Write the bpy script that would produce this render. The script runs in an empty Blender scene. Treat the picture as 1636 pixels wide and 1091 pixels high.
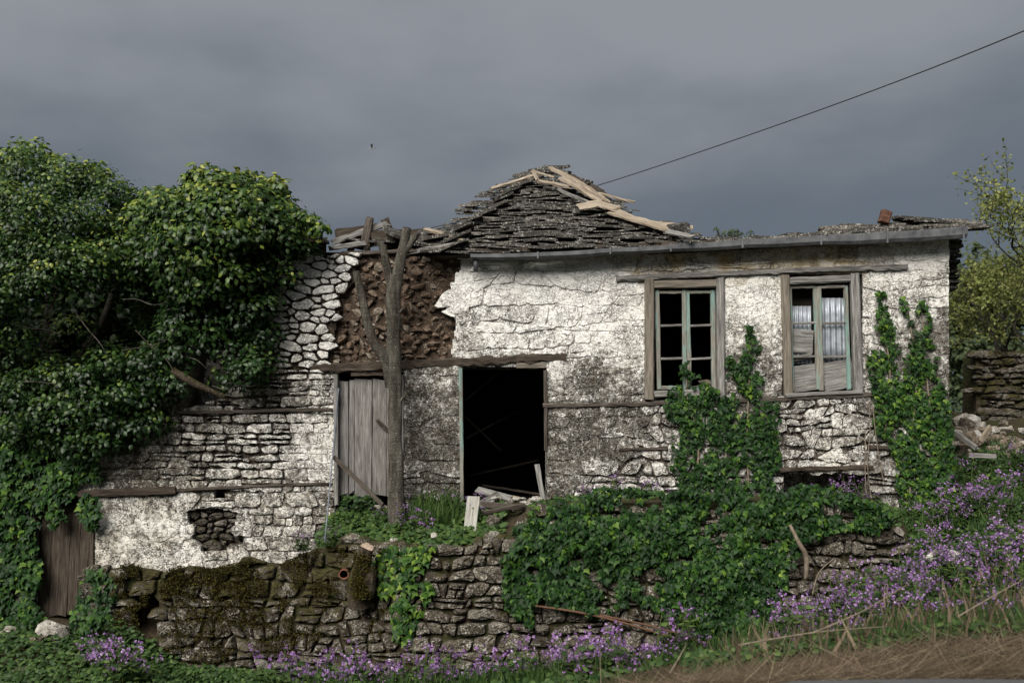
import bpy, math, random
import numpy as np
from mathutils import Vector, Matrix, noise as mnoise

# ------------------------------------------------------------------ camera, sky, sun, exposure
SC = bpy.context.scene
COL = SC.collection
D, F, CX, HY, CZ = 15.0, 1650.0, 818.0, 720.0, 0.727      # distance to facade, focal length in photo pixels, horizon, eye height

cam_d = bpy.data.cameras.new('camera')
cam = bpy.data.objects.new('camera', cam_d)
COL.objects.link(cam)
cam.location = (0, -D, CZ)
cam.rotation_euler = (math.radians(90), 0, 0)
cam_d.sensor_width = 36.0
cam_d.lens = 36.0 * F / 1636.0
cam_d.shift_y = (HY - 545.5) / 1636.0
cam_d.clip_start = 0.1
cam_d.clip_end = 2000
cam_d.dof.use_dof = True
cam_d.dof.focus_distance = 14.6
cam_d.dof.aperture_fstop = 1.3
SC.camera = cam

SUN_DIR = Vector((-0.42, -0.88, 0.82)).normalized()         # towards the sun
sun_d = bpy.data.lights.new('sun', 'SUN')
sun_d.energy = 4.9
sun_d.angle = math.radians(42)
sun_d.color = (1.0, 0.96, 0.89)
sun = bpy.data.objects.new('sun', sun_d)
COL.objects.link(sun)
sun.rotation_euler = SUN_DIR.to_track_quat('Z', 'Y').to_euler()

W = bpy.data.worlds.new('World')
SC.world = W
W.use_nodes = True
wn, wl = W.node_tree.nodes, W.node_tree.links
wn.clear()
w_out = wn.new('ShaderNodeOutputWorld')
w_bg = wn.new('ShaderNodeBackground')
w_sky = wn.new('ShaderNodeTexSky')
w_sky.sky_type = 'NISHITA'
w_sky.sun_disc = False
w_sky.sun_elevation = math.asin(SUN_DIR.z)
w_sky.sun_rotation = math.atan2(SUN_DIR.x, SUN_DIR.y)
w_tc = wn.new('ShaderNodeTexCoord')
w_sep = wn.new('ShaderNodeSeparateXYZ')
wl.new(w_tc.outputs['Generated'], w_sep.inputs[0])
w_map = wn.new('ShaderNodeMapping')
w_map.inputs['Scale'].default_value = (1.0, 1.0, 2.6)
w_map.inputs['Rotation'].default_value = (0, 0.12, 0)
wl.new(w_tc.outputs['Generated'], w_map.inputs[0])
w_noi = wn.new('ShaderNodeTexNoise')
w_noi.inputs['Scale'].default_value = 2.6
w_noi.inputs['Detail'].default_value = 5
w_noi.inputs['Roughness'].default_value = 0.50
wl.new(w_map.outputs[0], w_noi.inputs['Vector'])
w_add = wn.new('ShaderNodeMath'); w_add.operation = 'MULTIPLY_ADD'      # height of the ray + wavering
wl.new(w_noi.outputs[0], w_add.inputs[0]); w_add.inputs[1].default_value = 0.42
wl.new(w_sep.outputs['Z'], w_add.inputs[2])
w_ramp = wn.new('ShaderNodeValToRGB')
cr = w_ramp.color_ramp
for k, (p_, c_) in enumerate([(0.18, (.112, .138, .170)), (0.41, (.132, .158, .194)), (0.49, (.180, .200, .228)),
                              (0.60, (.335, .358, .388)), (0.76, (.232, .252, .280)), (1.0, (.285, .305, .33))]):
    e = cr.elements[k] if k < 2 else cr.elements.new(p_)
    e.position = p_; e.color = (*c_, 1)
cr.interpolation = 'B_SPLINE'
wl.new(w_add.outputs[0], w_ramp.inputs[0])
w_mul = wn.new('ShaderNodeMix'); w_mul.data_type = 'RGBA'; w_mul.blend_type = 'MIX'
w_mul.inputs['Factor'].default_value = 0.93                              # thick cloud over the clear sky
w_sc = wn.new('ShaderNodeMix'); w_sc.data_type = 'RGBA'; w_sc.blend_type = 'MULTIPLY'
w_sc.inputs['Factor'].default_value = 1.0
w_sc.inputs['B'].default_value = (0.05, 0.05, 0.05, 1)
wl.new(w_sky.outputs[0], w_sc.inputs['A'])
wl.new(w_sc.outputs['Result'], w_mul.inputs['A'])
wl.new(w_ramp.outputs[0], w_mul.inputs['B'])
wl.new(w_mul.outputs['Result'], w_bg.inputs[0])
w_bg.inputs[1].default_value = 0.70
wl.new(w_bg.outputs[0], w_out.inputs[0])

SC.view_settings.view_transform = 'Standard'
SC.view_settings.look = 'None'
SC.view_settings.gamma = 1.0
SC.view_settings.use_curve_mapping = False
SC.view_settings.exposure = 0.5

SC.cycles.max_bounces = 5
SC.cycles.diffuse_bounces = 3
SC.cycles.glossy_bounces = 2
SC.cycles.transmission_bounces = 3

# ------------------------------------------------------------------ helpers
R = random.Random(7)
NR = np.random.default_rng(11)
PPM = F / D                                                             # photo pixels per metre on the facade

def P(px, py, Y=0.0):
    s = (D + Y) / F
    return Vector(((px - CX) * s, Y, CZ + (HY - py) * s))

def lerp(a, b, t): return a + (b - a) * t

def interp(pts):
    xs = [p[0] for p in pts]; ys = [p[1] for p in pts]
    return lambda x: float(np.interp(x, xs, ys))

def n3(x, y, z=0.0): return mnoise.noise(Vector((x, y, z)))

def mk_mesh(name, verts, faces, smooth=False, attrs=None):
    me = bpy.data.meshes.new(name)
    me.from_pydata([tuple(v) for v in verts], [], faces)
    if attrs:
        for k, v in attrs.items():
            v = np.asarray(v, dtype=np.float32)
            if v.ndim == 2:
                a = me.attributes.new(k, 'FLOAT_VECTOR', 'POINT'); a.data.foreach_set('vector', v.ravel())
            else:
                a = me.attributes.new(k, 'FLOAT', 'POINT'); a.data.foreach_set('value', v)
    if smooth:
        me.polygons.foreach_set('use_smooth', [True] * len(me.polygons))
    me.update()
    return me

def mk_mesh_np(name, V, T, attrs=None, smooth=False):
    me = bpy.data.meshes.new(name)
    V = np.asarray(V, dtype=np.float32); T = np.asarray(T, dtype=np.int32)
    k = T.shape[1]
    me.vertices.add(len(V)); me.vertices.foreach_set('co', V.ravel())
    me.loops.add(T.size); me.loops.foreach_set('vertex_index', T.ravel())
    me.polygons.add(len(T)); me.polygons.foreach_set('loop_start', np.arange(0, T.size, k, dtype=np.int32))
    if attrs:
        for n_, v in attrs.items():
            a = me.attributes.new(n_, 'FLOAT', 'POINT'); a.data.foreach_set('value', np.asarray(v, dtype=np.float32))
    if smooth:
        me.polygons.foreach_set('use_smooth', np.ones(len(T), dtype=bool))
    me.update(calc_edges=True)
    me.validate()
    return me

ORIGIN = {}
def link(name, me, mat, parent=None, loc=None):
    o = bpy.data.objects.new(name, me)
    COL.objects.link(o)
    if me is not None and mat is not None and not me.materials: me.materials.append(mat)
    if loc is not None: o.location = loc
    if parent is not None:
        o.parent = parent
        if parent.name in ORIGIN:
            o.matrix_parent_inverse = Matrix.Translation(-ORIGIN[parent.name])
    return o

def obj(name, verts, faces, mat, parent=None, smooth=False, attrs=None):
    return link(name, mk_mesh(name, verts, faces, smooth, attrs), mat, parent)

def thing(name, label, cat, loc, group=None):
    o = bpy.data.objects.new(name, None)
    COL.objects.link(o)
    o.empty_display_size = 0.2
    o.location = loc
    ORIGIN[o.name] = Vector(loc)
    o['label'] = label; o['category'] = cat
    if group: o['group'] = group
    return o

def tag(o, label=None, cat=None, group=None, kind=None):
    if label: o['label'] = label
    if cat: o['category'] = cat
    if group: o['group'] = group
    if kind: o['kind'] = kind
    return o

# ------------------------------------------------------------------ materials
class Mat:
    def __init__(self, name):
        self.m = bpy.data.materials.new(name); self.m.use_nodes = True
        self.n = self.m.node_tree.nodes; self.l = self.m.node_tree.links
        self.b = self.n['Principled BSDF']
        self.b.inputs['Roughness'].default_value = 0.9
        self.b.inputs['Specular IOR Level'].default_value = 0.25
    def put(self, v, sock):
        if isinstance(v, bpy.types.NodeSocket): self.l.new(v, sock)
        elif isinstance(v, (tuple, list)) and len(v) == 3 and sock.type == 'RGBA': sock.default_value = (*v, 1)
        else: sock.default_value = v
    def attr(self, name, vec=False):
        a = self.n.new('ShaderNodeAttribute'); a.attribute_name = name
        return a.outputs['Vector' if vec else 'Fac']
    def pos(self): return self.n.new('ShaderNodeNewGeometry').outputs['Position']
    def objco(self): return self.n.new('ShaderNodeTexCoord').outputs['Object']
    def scale(self, v, s, off=(0, 0, 0)):
        m = self.n.new('ShaderNodeMapping'); self.put(v, m.inputs[0]); m.inputs['Scale'].default_value = s
        m.inputs['Location'].default_value = off
        return m.outputs[0]
    def noise(self, v, scale, detail=5, rough=0.6, dist=0.0):
        t = self.n.new('ShaderNodeTexNoise'); self.put(v, t.inputs['Vector'])
        t.inputs['Scale'].default_value = scale; t.inputs['Detail'].default_value = detail
        t.inputs['Roughness'].default_value = rough; t.inputs['Distortion'].default_value = dist
        return t.outputs[0]
    def voro(self, v, scale, feature='F1', rnd=1.0):
        t = self.n.new('ShaderNodeTexVoronoi'); t.feature = feature; self.put(v, t.inputs['Vector'])
        t.inputs['Scale'].default_value = scale; t.inputs['Randomness'].default_value = rnd
        return t.outputs['Distance']
    def math(self, op, a, b=0.0, c=0.0, clamp=False):
        t = self.n.new('ShaderNodeMath'); t.operation = op; t.use_clamp = clamp
        self.put(a, t.inputs[0]); self.put(b, t.inputs[1]); self.put(c, t.inputs[2])
        return t.outputs[0]
    def step(self, v, lo, hi):
        t = self.n.new('ShaderNodeMapRange'); t.interpolation_type = 'SMOOTHSTEP'
        self.put(v, t.inputs['Value']); self.put(lo, t.inputs['From Min']); self.put(hi, t.inputs['From Max'])
        return t.outputs[0]
    def ramp(self, v, stops):
        t = self.n.new('ShaderNodeValToRGB'); self.put(v, t.inputs[0])
        for k, (p_, c_) in enumerate(stops):
            e = t.color_ramp.elements[k] if k < 2 else t.color_ramp.elements.new(p_)
            e.position = p_; e.color = (*c_, 1)
        return t.outputs[0]
    def mix(self, f, a, b, mode='MIX'):
        t = self.n.new('ShaderNodeMix'); t.data_type = 'RGBA'; t.blend_type = mode
        self.put(f, t.inputs['Factor']); self.put(a, t.inputs['A']); self.put(b, t.inputs['B'])
        return t.outputs['Result']
    def bump(self, h, strength=0.5, dist=0.01, nrm=None):
        t = self.n.new('ShaderNodeBump'); self.put(h, t.inputs['Height'])
        t.inputs['Strength'].default_value = strength; t.inputs['Distance'].default_value = dist
        if nrm is not None: self.l.new(nrm, t.inputs['Normal'])
        return t.outputs[0]
    def done(self, col, nrm=None, rough=None, spec=None, metal=None):
        self.put(col, self.b.inputs['Base Color'])
        if nrm is not None: self.l.new(nrm, self.b.inputs['Normal'])
        if rough is not None: self.put(rough, self.b.inputs['Roughness'])
        if spec is not None: self.put(spec, self.b.inputs['Specular IOR Level'])
        if metal is not None: self.put(metal, self.b.inputs['Metallic'])
        return self.m

def masonry(name, mortar=False):
    """Rubble stone under old whitewash; attributes say how much wash, lichen and ochre each stone carries."""
    m = Mat(name); p = m.pos()
    rnd, white, grime, tan = m.attr('rnd'), m.attr('white'), m.attr('grime'), m.attr('tan')
    big = m.noise(p, 2.2, 3, .55); mid = m.noise(p, 9, 4, .68); fine = m.noise(p, 38, 3, .72); vfine = m.noise(p, 120, 0, .6)
    if mortar:
        base = m.ramp(mid, [(.3, (.018, .013, .009)), (.7, (.060, .042, .028))])
    else:
        base = m.ramp(rnd, [(0, (.10, .088, .070)), (.35, (.20, .175, .135)), (.7, (.16, .15, .13)), (1, (.27, .24, .19))])
        base = m.mix(m.step(fine, .35, .7), m.mix(.55, base, (.03, .027, .022)), base)
    wash = m.ramp(m.math('ADD', m.math('MULTIPLY', big, .5), m.math('MULTIPLY', mid, .5)),
                  [(.3, (.56, .54, .49)), (.46, (.76, .745, .71)), (.7, (.86, .855, .835))])
    wash = m.mix(m.math('MULTIPLY', tan, m.step(big, .3, .62)), wash, (.47, .36, .19))
    # whitewash flaked off where noise beats the wash amount
    wm = m.math('ADD', m.math('MULTIPLY', mid, .45), m.math('MULTIPLY', fine, .55))
    wm = m.math('MULTIPLY_ADD', wm, 2.9, -.95)
    wmask = m.step(m.math('ADD', wm, white if not mortar else m.math('SUBTRACT', white, .05)), .80, 1.06)
    col = m.mix(wmask, base, wash)
    # black and grey lichen, mottled
    gm = m.math('ADD', m.math('MULTIPLY', m.noise(p, 15, 4, .72), .62), m.math('MULTIPLY', m.noise(p, 5, 2, .6), .24))
    gm = m.math('ADD', gm, m.math('MULTIPLY', vfine, .14))
    gm = m.math('MULTIPLY_ADD', gm, 2.9, -.95)
    gmask = m.step(m.math('MULTIPLY_ADD', grime, .80, gm), .82, 1.16)
    gcol = m.ramp(m.noise(p, 60, 2, .75), [(.36, (.018, .016, .012)), (.5, (.085, .078, .064)), (.64, (.34, .32, .28))])
    col = m.mix(m.math('MULTIPLY', gmask, .92), col, gcol)
    # thin grey veil of dirt
    veil = m.math('MULTIPLY', m.step(m.noise(p, 4.5, 3, .6), .40, .62), m.math('MULTIPLY', grime, .8))
    col = m.mix(veil, col, m.mix(1.0, col, (.47, .44, .385), 'MULTIPLY'))
    streak = m.noise(m.scale(p, (5, 5, .7)), 1.0, 3, .65)
    col = m.mix(m.math('MULTIPLY', m.step(streak, .52, .66), m.math('MULTIPLY_ADD', grime, .6, .12)), col, m.mix(1.0, col, (.55, .52, .46), 'MULTIPLY'))
    pit = m.step(m.noise(p, 30, 3, .8), .43, .34)
    col = m.mix(m.math('MULTIPLY', pit, .38), col, (.10, .088, .07))
    nz = m.n.new('ShaderNodeTexNoise'); m.put(p, nz.inputs['Vector']); nz.inputs['Scale'].default_value = 9; nz.inputs['Detail'].default_value = 2
    vm = m.n.new('ShaderNodeVectorMath'); vm.operation = 'MULTIPLY_ADD'; m.l.new(nz.outputs['Color'], vm.inputs[0]); vm.inputs[1].default_value = (.22, .22, .22); m.put(p, vm.inputs[2])
    pv = m.scale(vm.outputs[0], (1, 1, 1.75))
    e1 = m.voro(pv, 6.5, 'DISTANCE_TO_EDGE'); e2 = m.voro(pv, 17, 'DISTANCE_TO_EDGE')
    k1 = m.math('MULTIPLY', m.step(e1, .030, .010), m.step(m.noise(p, 2.6, 2, .6), .40, .52))
    k2 = m.math('MULTIPLY', m.step(e2, .085, .02), m.step(m.noise(m.scale(p, (1, 1, 1), (3, 1, 7)), 3.4, 3, .65), .45, .56))
    crack = m.math('MULTIPLY', m.math('MAXIMUM', k1, k2), m.math('MULTIPLY_ADD', grime, .8, .50), clamp=True)
    col = m.mix(m.math('MULTIPLY', crack, .94), col, (.026, .020, .014))
    # rusty brown specks
    col = m.mix(m.math('MULTIPLY', m.step(m.noise(p, 14, 3, .6), .63, .70), .55), col, (.16, .10, .05))
    h = m.math('ADD', m.math('MULTIPLY', fine, .6), m.math('MULTIPLY', vfine, .25))
    h = m.math('ADD', h, m.math('MULTIPLY', m.math('SUBTRACT', wmask, gmask), .20))
    h = m.math('SUBTRACT', h, m.math('MULTIPLY', crack, .55))
    h = m.math('ADD', h, m.math('MULTIPLY', mid, .9))
    return m.done(col, m.bump(h, .95, .035), .93, .18)

def rubble(name, stops, mossy, lichen=.5):
    m = Mat(name); p = m.pos()
    rnd = m.attr('rnd'); mossa = m.attr('moss')
    mid = m.noise(p, 7, 4, .66); fine = m.noise(p, 34, 3, .72); vf = m.noise(p, 110, 0, .6)
    base = m.ramp(rnd, stops)
    base = m.mix(m.step(mid, .35, .68), m.mix(.5, base, (.03, .026, .02)), base)
    li = m.step(m.math('ADD', m.math('MULTIPLY', fine, .7), m.math('MULTIPLY', mid, .35)), .545, .64)
    base = m.mix(m.math('MULTIPLY', li, lichen), base, (.52, .50, .45))
    base = m.mix(m.step(vf, .46, .36), base, m.mix(.75, base, (.015, .013, .010)))
    base = m.mix(m.step(m.noise(p, 17, 3, .75), .46, .36), base, m.mix(.7, base, (.018, .015, .011)))
    if mossy:
        g = m.n.new('ShaderNodeNewGeometry'); s = m.n.new('ShaderNodeSeparateXYZ'); m.l.new(g.outputs['Normal'], s.inputs[0])
        mm = m.math('ADD', m.math('MULTIPLY', m.noise(p, 3.0, 3, .62), .9), m.math('MULTIPLY', fine, .25))
        mm = m.math('ADD', mm, m.math('MULTIPLY', s.outputs['Z'], .10))
        mk = m.step(m.math('ADD', mm, m.math('MULTIPLY', mossa, .25)), .73, .82)
        mc = m.ramp(m.noise(p, 20, 2, .7), [(.3, (.020, .017, .006)), (.55, (.044, .038, .012)), (.8, (.082, .075, .018))])
        base = m.mix(m.math('MULTIPLY', mk, .95), base, mc)
    h = m.math('ADD', m.math('MULTIPLY', fine, .7), m.math('MULTIPLY', vf, .3))
    h = m.math('ADD', h, m.math('MULTIPLY', mid, .9))
    return m.done(base, m.bump(h, 1.0, .04), .92, .18)

def wood(name, dark, mid_, light, paint=None, amount=.5):
    m = Mat(name); g = m.attr('g', True); rnd = m.attr('rnd')
    gs = m.scale(g, (2.2, 34, 34)); gf = m.scale(g, (6, 150, 150))
    a = m.noise(gs, 1.0, 6, .65, .6); b = m.noise(gf, 1.0, 4, .6)
    spl = m.noise(m.scale(g, (1.6, 9, 9)), 1.0, 5, .6)
    v = m.math('ADD', m.math('MULTIPLY', a, .6), m.math('MULTIPLY', b, .4))
    col = m.ramp(v, [(.32, dark), (.5, mid_), (.7, light)])
    col = m.mix(m.math('MULTIPLY', m.math('SUBTRACT', rnd, .5), .6, clamp=True), col, m.mix(1.0, col, (.55, .5, .45), 'MULTIPLY'))
    col = m.mix(m.math('MULTIPLY', m.step(spl, .55, .7), .6), col, m.mix(1.0, col, (.35, .32, .3), 'MULTIPLY'))
    if paint:
        pm = m.step(m.math('ADD', m.math('MULTIPLY', spl, .6), m.math('MULTIPLY', b, .4)), .60 - .2 * amount, .66 - .2 * amount)
        col = m.mix(m.math('MULTIPLY', pm, .9), col, m.mix(a, paint, tuple(c * .6 for c in paint)))
    return m.done(col, m.bump(m.math('ADD', m.math('MULTIPLY', v, 1.0), m.math('MULTIPLY', spl, .4)), .8, .012), .85, .2)

def leafmat(name, stops, trans=.25, rough=.42, spec=.45):
    m = Mat(name); rnd = m.attr('rnd')
    col = m.ramp(rnd, stops)
    col = m.mix(m.math('MULTIPLY', m.noise(m.pos(), 1.3, 3, .5), .35), col, m.mix(1.0, col, (.45, .5, .4), 'MULTIPLY'))
    m.done(col, None, rough, spec)
    t = m.n.new('ShaderNodeBsdfTranslucent'); m.l.new(col, t.inputs[0])
    mx = m.n.new('ShaderNodeMixShader'); mx.inputs[0].default_value = trans
    out = m.n['Material Output']
    m.l.new(m.b.outputs[0], mx.inputs[1]); m.l.new(t.outputs[0], mx.inputs[2]); m.l.new(mx.outputs[0], out.inputs[0])
    return m.m

M = {}
M['wall'] = masonry('whitewashed_rubble')
M['mortar'] = masonry('old_mortar', True)
M['rwall'] = rubble('field_stone', [(0, (.065, .052, .037)), (.4, (.130, .108, .078)), (.75, (.19, .168, .135)), (1, (.36, .335, .29))], True, .75)
M['core'] = rubble('wall_core_stone', [(0, (.075, .048, .032)), (.35, (.17, .105, .068)), (.6, (.23, .155, .105)), (.85, (.27, .20, .145)), (1, (.50, .43, .35))], False, .25)
M['farwall'] = rubble('dark_stone', [(0, (.08, .07, .055)), (.5, (.14, .12, .095)), (1, (.20, .18, .15))], True, .25)
M['slate'] = rubble('roof_slate', [(0, (.030, .029, .028)), (.5, (.070, .067, .062)), (.85, (.10, .094, .084)), (1, (.22, .20, .175))], False, .62)
M['rock'] = rubble('pale_limestone', [(0, (.42, .37, .30)), (.5, (.56, .52, .46)), (1, (.66, .63, .58))], False, .5)
M['darkrock'] = rubble('weathered_rock', [(0, (.12, .10, .075)), (.5, (.22, .18, .135)), (1, (.33, .25, .18))], False, .35)
M['wood'] = wood('weathered_grey_wood', (.022, .021, .019), (.150, .144, .135), (.36, .352, .338))
M['doorwood'] = wood('silver_grey_planks', (.040, .036, .033), (.135, .126, .118), (.27, .258, .245))
M['darkwood'] = wood('dark_brown_wood', (.010, .008, .006), (.042, .032, .024), (.115, .092, .072))
M['beam'] = wood('old_beam', (.012, .010, .008), (.055, .045, .036), (.15, .13, .11))
M['tanwood'] = wood('pale_split_wood', (.06, .046, .034), (.25, .205, .155), (.47, .42, .35))
M['green'] = wood('green_painted_wood', (.06, .055, .045), (.17, .16, .135), (.30, .285, .25), (.19, .31, .28), .5)
M['greenfaint'] = wood('wood_with_old_green_paint', (.045, .040, .030), (.15, .13, .105), (.27, .24, .205), (.085, .18, .135), -.2)
M['paleboard'] = wood('pale_green_board', (.10, .095, .08), (.28, .27, .24), (.45, .44, .40), (.30, .42, .37), .35)

def simple(name, c1, c2, scale, rough=.8, spec=.3, metal=0.0, bump=.4, dist=.01, detail=5, obj=False):
    m = Mat(name); p = m.objco() if obj else m.pos()
    a = m.noise(p, scale, detail, .65)
    return m.done(m.ramp(a, [(.3, c1), (.7, c2)]), m.bump(a, bump, dist), rough, spec, metal)

M['zinc'] = simple('dull_zinc', (.040, .042, .045), (.125, .130, .137), 6, .6, .4, .15, .12)
M['tin'] = simple('corrugated_tin', (.17, .185, .21), (.36, .385, .42), 7, .48, .5, .45, .1)
M['rust'] = simple('rusty_iron', (.05, .025, .015), (.13, .07, .04), 40, .8, .3, .1)
M['rod'] = simple('blue_grey_rod', (.07, .085, .105), (.16, .18, .21), 15, .6, .4)
M['wire'] = simple('black_cable', (.010, .010, .010), (.016, .016, .016), 5, .6, .3)
M['clay'] = simple('clay_pipe', (.10, .038, .024), (.20, .085, .055), 14, .8, .2)
M['brick'] = simple('red_clay', (.045, .022, .014), (.11, .055, .036), 14, .85, .2)
M['asphalt'] = simple('asphalt', (.04, .04, .042), (.085, .085, .088), 60, .9, .3)
M['inside'] = simple('shade_dark_plaster', (.012, .010, .008), (.035, .030, .025), 4, .95, .05)  # near-black: the shade of the unlit rooms is put into the colour
M['stem'] = simple('green_stem', (.05, .075, .02), (.09, .12, .035), 12, .7, .2)
M['vine'] = simple('woody_vine', (.09, .07, .05), (.22, .18, .14), 18, .9, .1)
M['birdm'] = simple('bird_feathers', (.02, .02, .02), (.45, .45, .45), 9, .8, .1, obj=True)
M['hill'] = simple('wooded_hill', (.030, .045, .040), (.055, .075, .060), .12, 1, 0)

def ground_mat():
    m = Mat('soil_and_litter'); p = m.pos()
    a = m.noise(p, 2.2, 6, .65); b = m.noise(p, 22, 6, .7)
    col = m.ramp(b, [(.3, (.018, .014, .009)), (.55, (.055, .042, .026)), (.8, (.12, .098, .065))])
    col = m.mix(m.math('MULTIPLY', m.step(a, .42, .6), .7), col, m.ramp(b, [(.3, (.015, .022, .006)), (.7, (.05, .068, .018))]))
    return m.done(col, m.bump(b, 1, .05), .95, .1)
M['ground'] = ground_mat()

def bark():
    m = Mat('smooth_bark'); p = m.pos()
    a = m.noise(m.scale(p, (9, 9, 1.6)), 1.0, 5, .6); b = m.noise(p, 55, 5, .7); sp = m.voro(m.scale(p, (26, 26, 40)), 1.0)
    col = m.ramp(m.math('ADD', m.math('MULTIPLY', a, .6), m.math('MULTIPLY', b, .4)),
                 [(.38, (.016, .014, .011)), (.52, (.066, .059, .046)), (.66, (.16, .15, .125))])
    col = m.mix(m.math('MULTIPLY', m.step(sp, .20, .12), .6), col, (.34, .33, .29))
    ring = m.noise(m.scale(p, (.6, .6, 17)), 1.0, 3, .6)
    col = m.mix(m.math('MULTIPLY', m.step(ring, .60, .68), .55), col, (.04, .034, .025))
    return m.done(col, m.bump(m.math('ADD', m.math('MULTIPLY', a, 1.2), m.math('ADD', b, m.math('MULTIPLY', ring, .8))), 1.0, .03), .85, .2)
M['bark'] = bark()
M['mossbark'] = rubble('mossy_bark', [(0, (.06, .045, .03)), (1, (.12, .09, .06))], True, .1)
M['cut'] = simple('cut_wood', (.20, .14, .10), (.42, .33, .26), 22, .8, .2)

M['ivy'] = leafmat('ivy_leaf', [(0, (.006, .020, .005)), (.38, (.014, .042, .009)), (.68, (.040, .092, .013)), (.88, (.105, .175, .022)), (1, (.20, .27, .04))], .22, .5, .15)
M['treeivy'] = leafmat('tree_leaf', [(0, (.007, .019, .005)), (.42, (.018, .045, .009)), (.72, (.055, .100, .016)), (.92, (.15, .20, .030)), (1, (.25, .27, .05))], .22, .42, .28)
M['spring'] = leafmat('spring_leaf', [(0, (.10, .125, .030)), (.5, (.18, .205, .055)), (1, (.32, .33, .12))], .35, .6, .2)
M['herb'] = leafmat('herb_leaf', [(0, (.016, .038, .011)), (.5, (.036, .075, .018)), (1, (.095, .150, .036))], .3, .55, .25)
M['farleaf'] = leafmat('far_leaf', [(0, (.030, .045, .025)), (.5, (.055, .075, .035)), (1, (.10, .115, .05))], .25, .7, .15)
M['petal'] = leafmat('purple_petal', [(0, (.15, .06, .21)), (.5, (.25, .12, .33)), (.82, (.36, .20, .45)), (1, (.62, .50, .67))], .35, .6, .2)
M['dry'] = leafmat('dry_grass', [(0, (.034, .024, .016)), (.6, (.105, .078, .052)), (1, (.28, .22, .155))], .15, .85, .1)
M['mossleaf'] = leafmat('moss_tuft', [(0, (.014, .011, .005)), (.55, (.034, .028, .009)), (1, (.085, .078, .016))], .15, .9, .05)

# ------------------------------------------------------------------ geometry builders
def plank_mesh(name, pts, width, thick, wdir=None, seg=6, rough=.004, ragged=.012, taper=1.0, seed=None):
    """A board along a polyline: chamfered section, uneven edges, ragged ends; attribute g = (along, across, through)."""
    rr = random.Random(seed if seed is not None else R.random())
    pts = [Vector(p) for p in pts]
    dense = []
    L = [0.0]
    for a, b in zip(pts[:-1], pts[1:]): L.append(L[-1] + (b - a).length)
    tot = L[-1]
    n = max(seg, int(tot / (.22 if rough < .007 else .09)))
    for i in range(n + 1):
        s = tot * i / n
        k = 0
        while k < len(pts) - 2 and s > L[k + 1]: k += 1
        dense.append(pts[k].lerp(pts[k + 1], (s - L[k]) / max(L[k + 1] - L[k], 1e-6)))
    V, G, Fc = [], [], []
    off = rr.random() * 50
    r0 = rr.random()
    ch = min(thick, width) * .16
    hw, ht = width / 2, thick / 2
    sec = [(-hw, -ht + ch), (-hw + ch, -ht), (hw - ch, -ht), (hw, -ht + ch), (hw, ht - ch), (hw - ch, ht), (-hw + ch, ht), (-hw, ht - ch)]
    for i, p in enumerate(dense):
        t = (dense[min(i + 1, n)] - dense[max(i - 1, 0)]).normalized()
        w = (wdir if wdir is not None else (Vector((0, 0, 1)) if abs(t.z) < .8 else Vector((1, 0, 0))))
        w = (w - t * w.dot(t)).normalized()
        q = t.cross(w)
        sc = lerp(1, taper, i / n)
        for (a, b) in sec:
            e = rr.uniform(-ragged, ragged) if i in (0, n) else 0
            j = rr.uniform(-rough, rough); j2 = rr.uniform(-rough, rough)
            V.append(p + w * (a * sc + j) + q * (b + j2) + t * e)
            G.append((tot * i / n + off, a + off * .37, b + off * .11))
    m = 8
    for i in range(n):
        for k in range(m):
            Fc.append((i * m + k, i * m + (k + 1) % m, (i + 1) * m + (k + 1) % m, (i + 1) * m + k))
    Fc.append(tuple(range(m - 1, -1, -1)))
    Fc.append(tuple(n * m + k for k in range(m)))
    return mk_mesh(name, V, Fc, False, {'g': np.array(G), 'rnd': np.full(len(V), r0)})

def plank(name, pts, width, thick, mat, parent=None, **kw):
    return link(name, plank_mesh(name, pts, width, thick, **kw), M[mat], parent)

def tube_arrays(pts, radii, sides=8, wob=0.0, cap=True, seed=0):
    pts = [Vector(p) for p in pts]
    n = len(pts)
    V, Fc = [], []
    ref = Vector((0, 1, 0))
    for i, p in enumerate(pts):
        t = (pts[min(i + 1, n - 1)] - pts[max(i - 1, 0)]).normalized()
        if abs(t.dot(ref)) > .95: ref = Vector((1, 0, 0))
        a = (ref - t * ref.dot(t)).normalized(); b = t.cross(a)
        for k in range(sides):
            th = 2 * math.pi * k / sides
            r = radii[i] * (1 + wob * n3(p.x * 5 + math.cos(th) * 1.1 + seed, p.y * 5 + math.sin(th) * 1.1, p.z * 3))
            V.append(p + a * (r * math.cos(th)) + b * (r * math.sin(th)))
    for i in range(n - 1):
        for k in range(sides):
            Fc.append((i * sides + k, i * sides + (k + 1) % sides, (i + 1) * sides + (k + 1) % sides, (i + 1) * sides + k))
    if cap:
        Fc.append(tuple(range(sides - 1, -1, -1)))
        Fc.append(tuple((n - 1) * sides + k for k in range(sides)))
    return V, Fc

def smooth_path(pts, radii, k=5):
    """Catmull-Rom through pts."""
    pts = [Vector(p) for p in pts]
    out, rad = [], []
    n = len(pts)
    for i in range(n - 1):
        p0, p1, p2, p3 = pts[max(i - 1, 0)], pts[i], pts[i + 1], pts[min(i + 2, n - 1)]
        for j in range(k):
            t = j / k
            out.append(.5 * ((2 * p1) + (p2 - p0) * t + (2 * p0 - 5 * p1 + 4 * p2 - p3) * t * t + (3 * p1 - p0 - 3 * p2 + p3) * t ** 3))
            rad.append(lerp(radii[i], radii[i + 1], t))
    out.append(pts[-1]); rad.append(radii[-1])
    return out, rad

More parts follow.
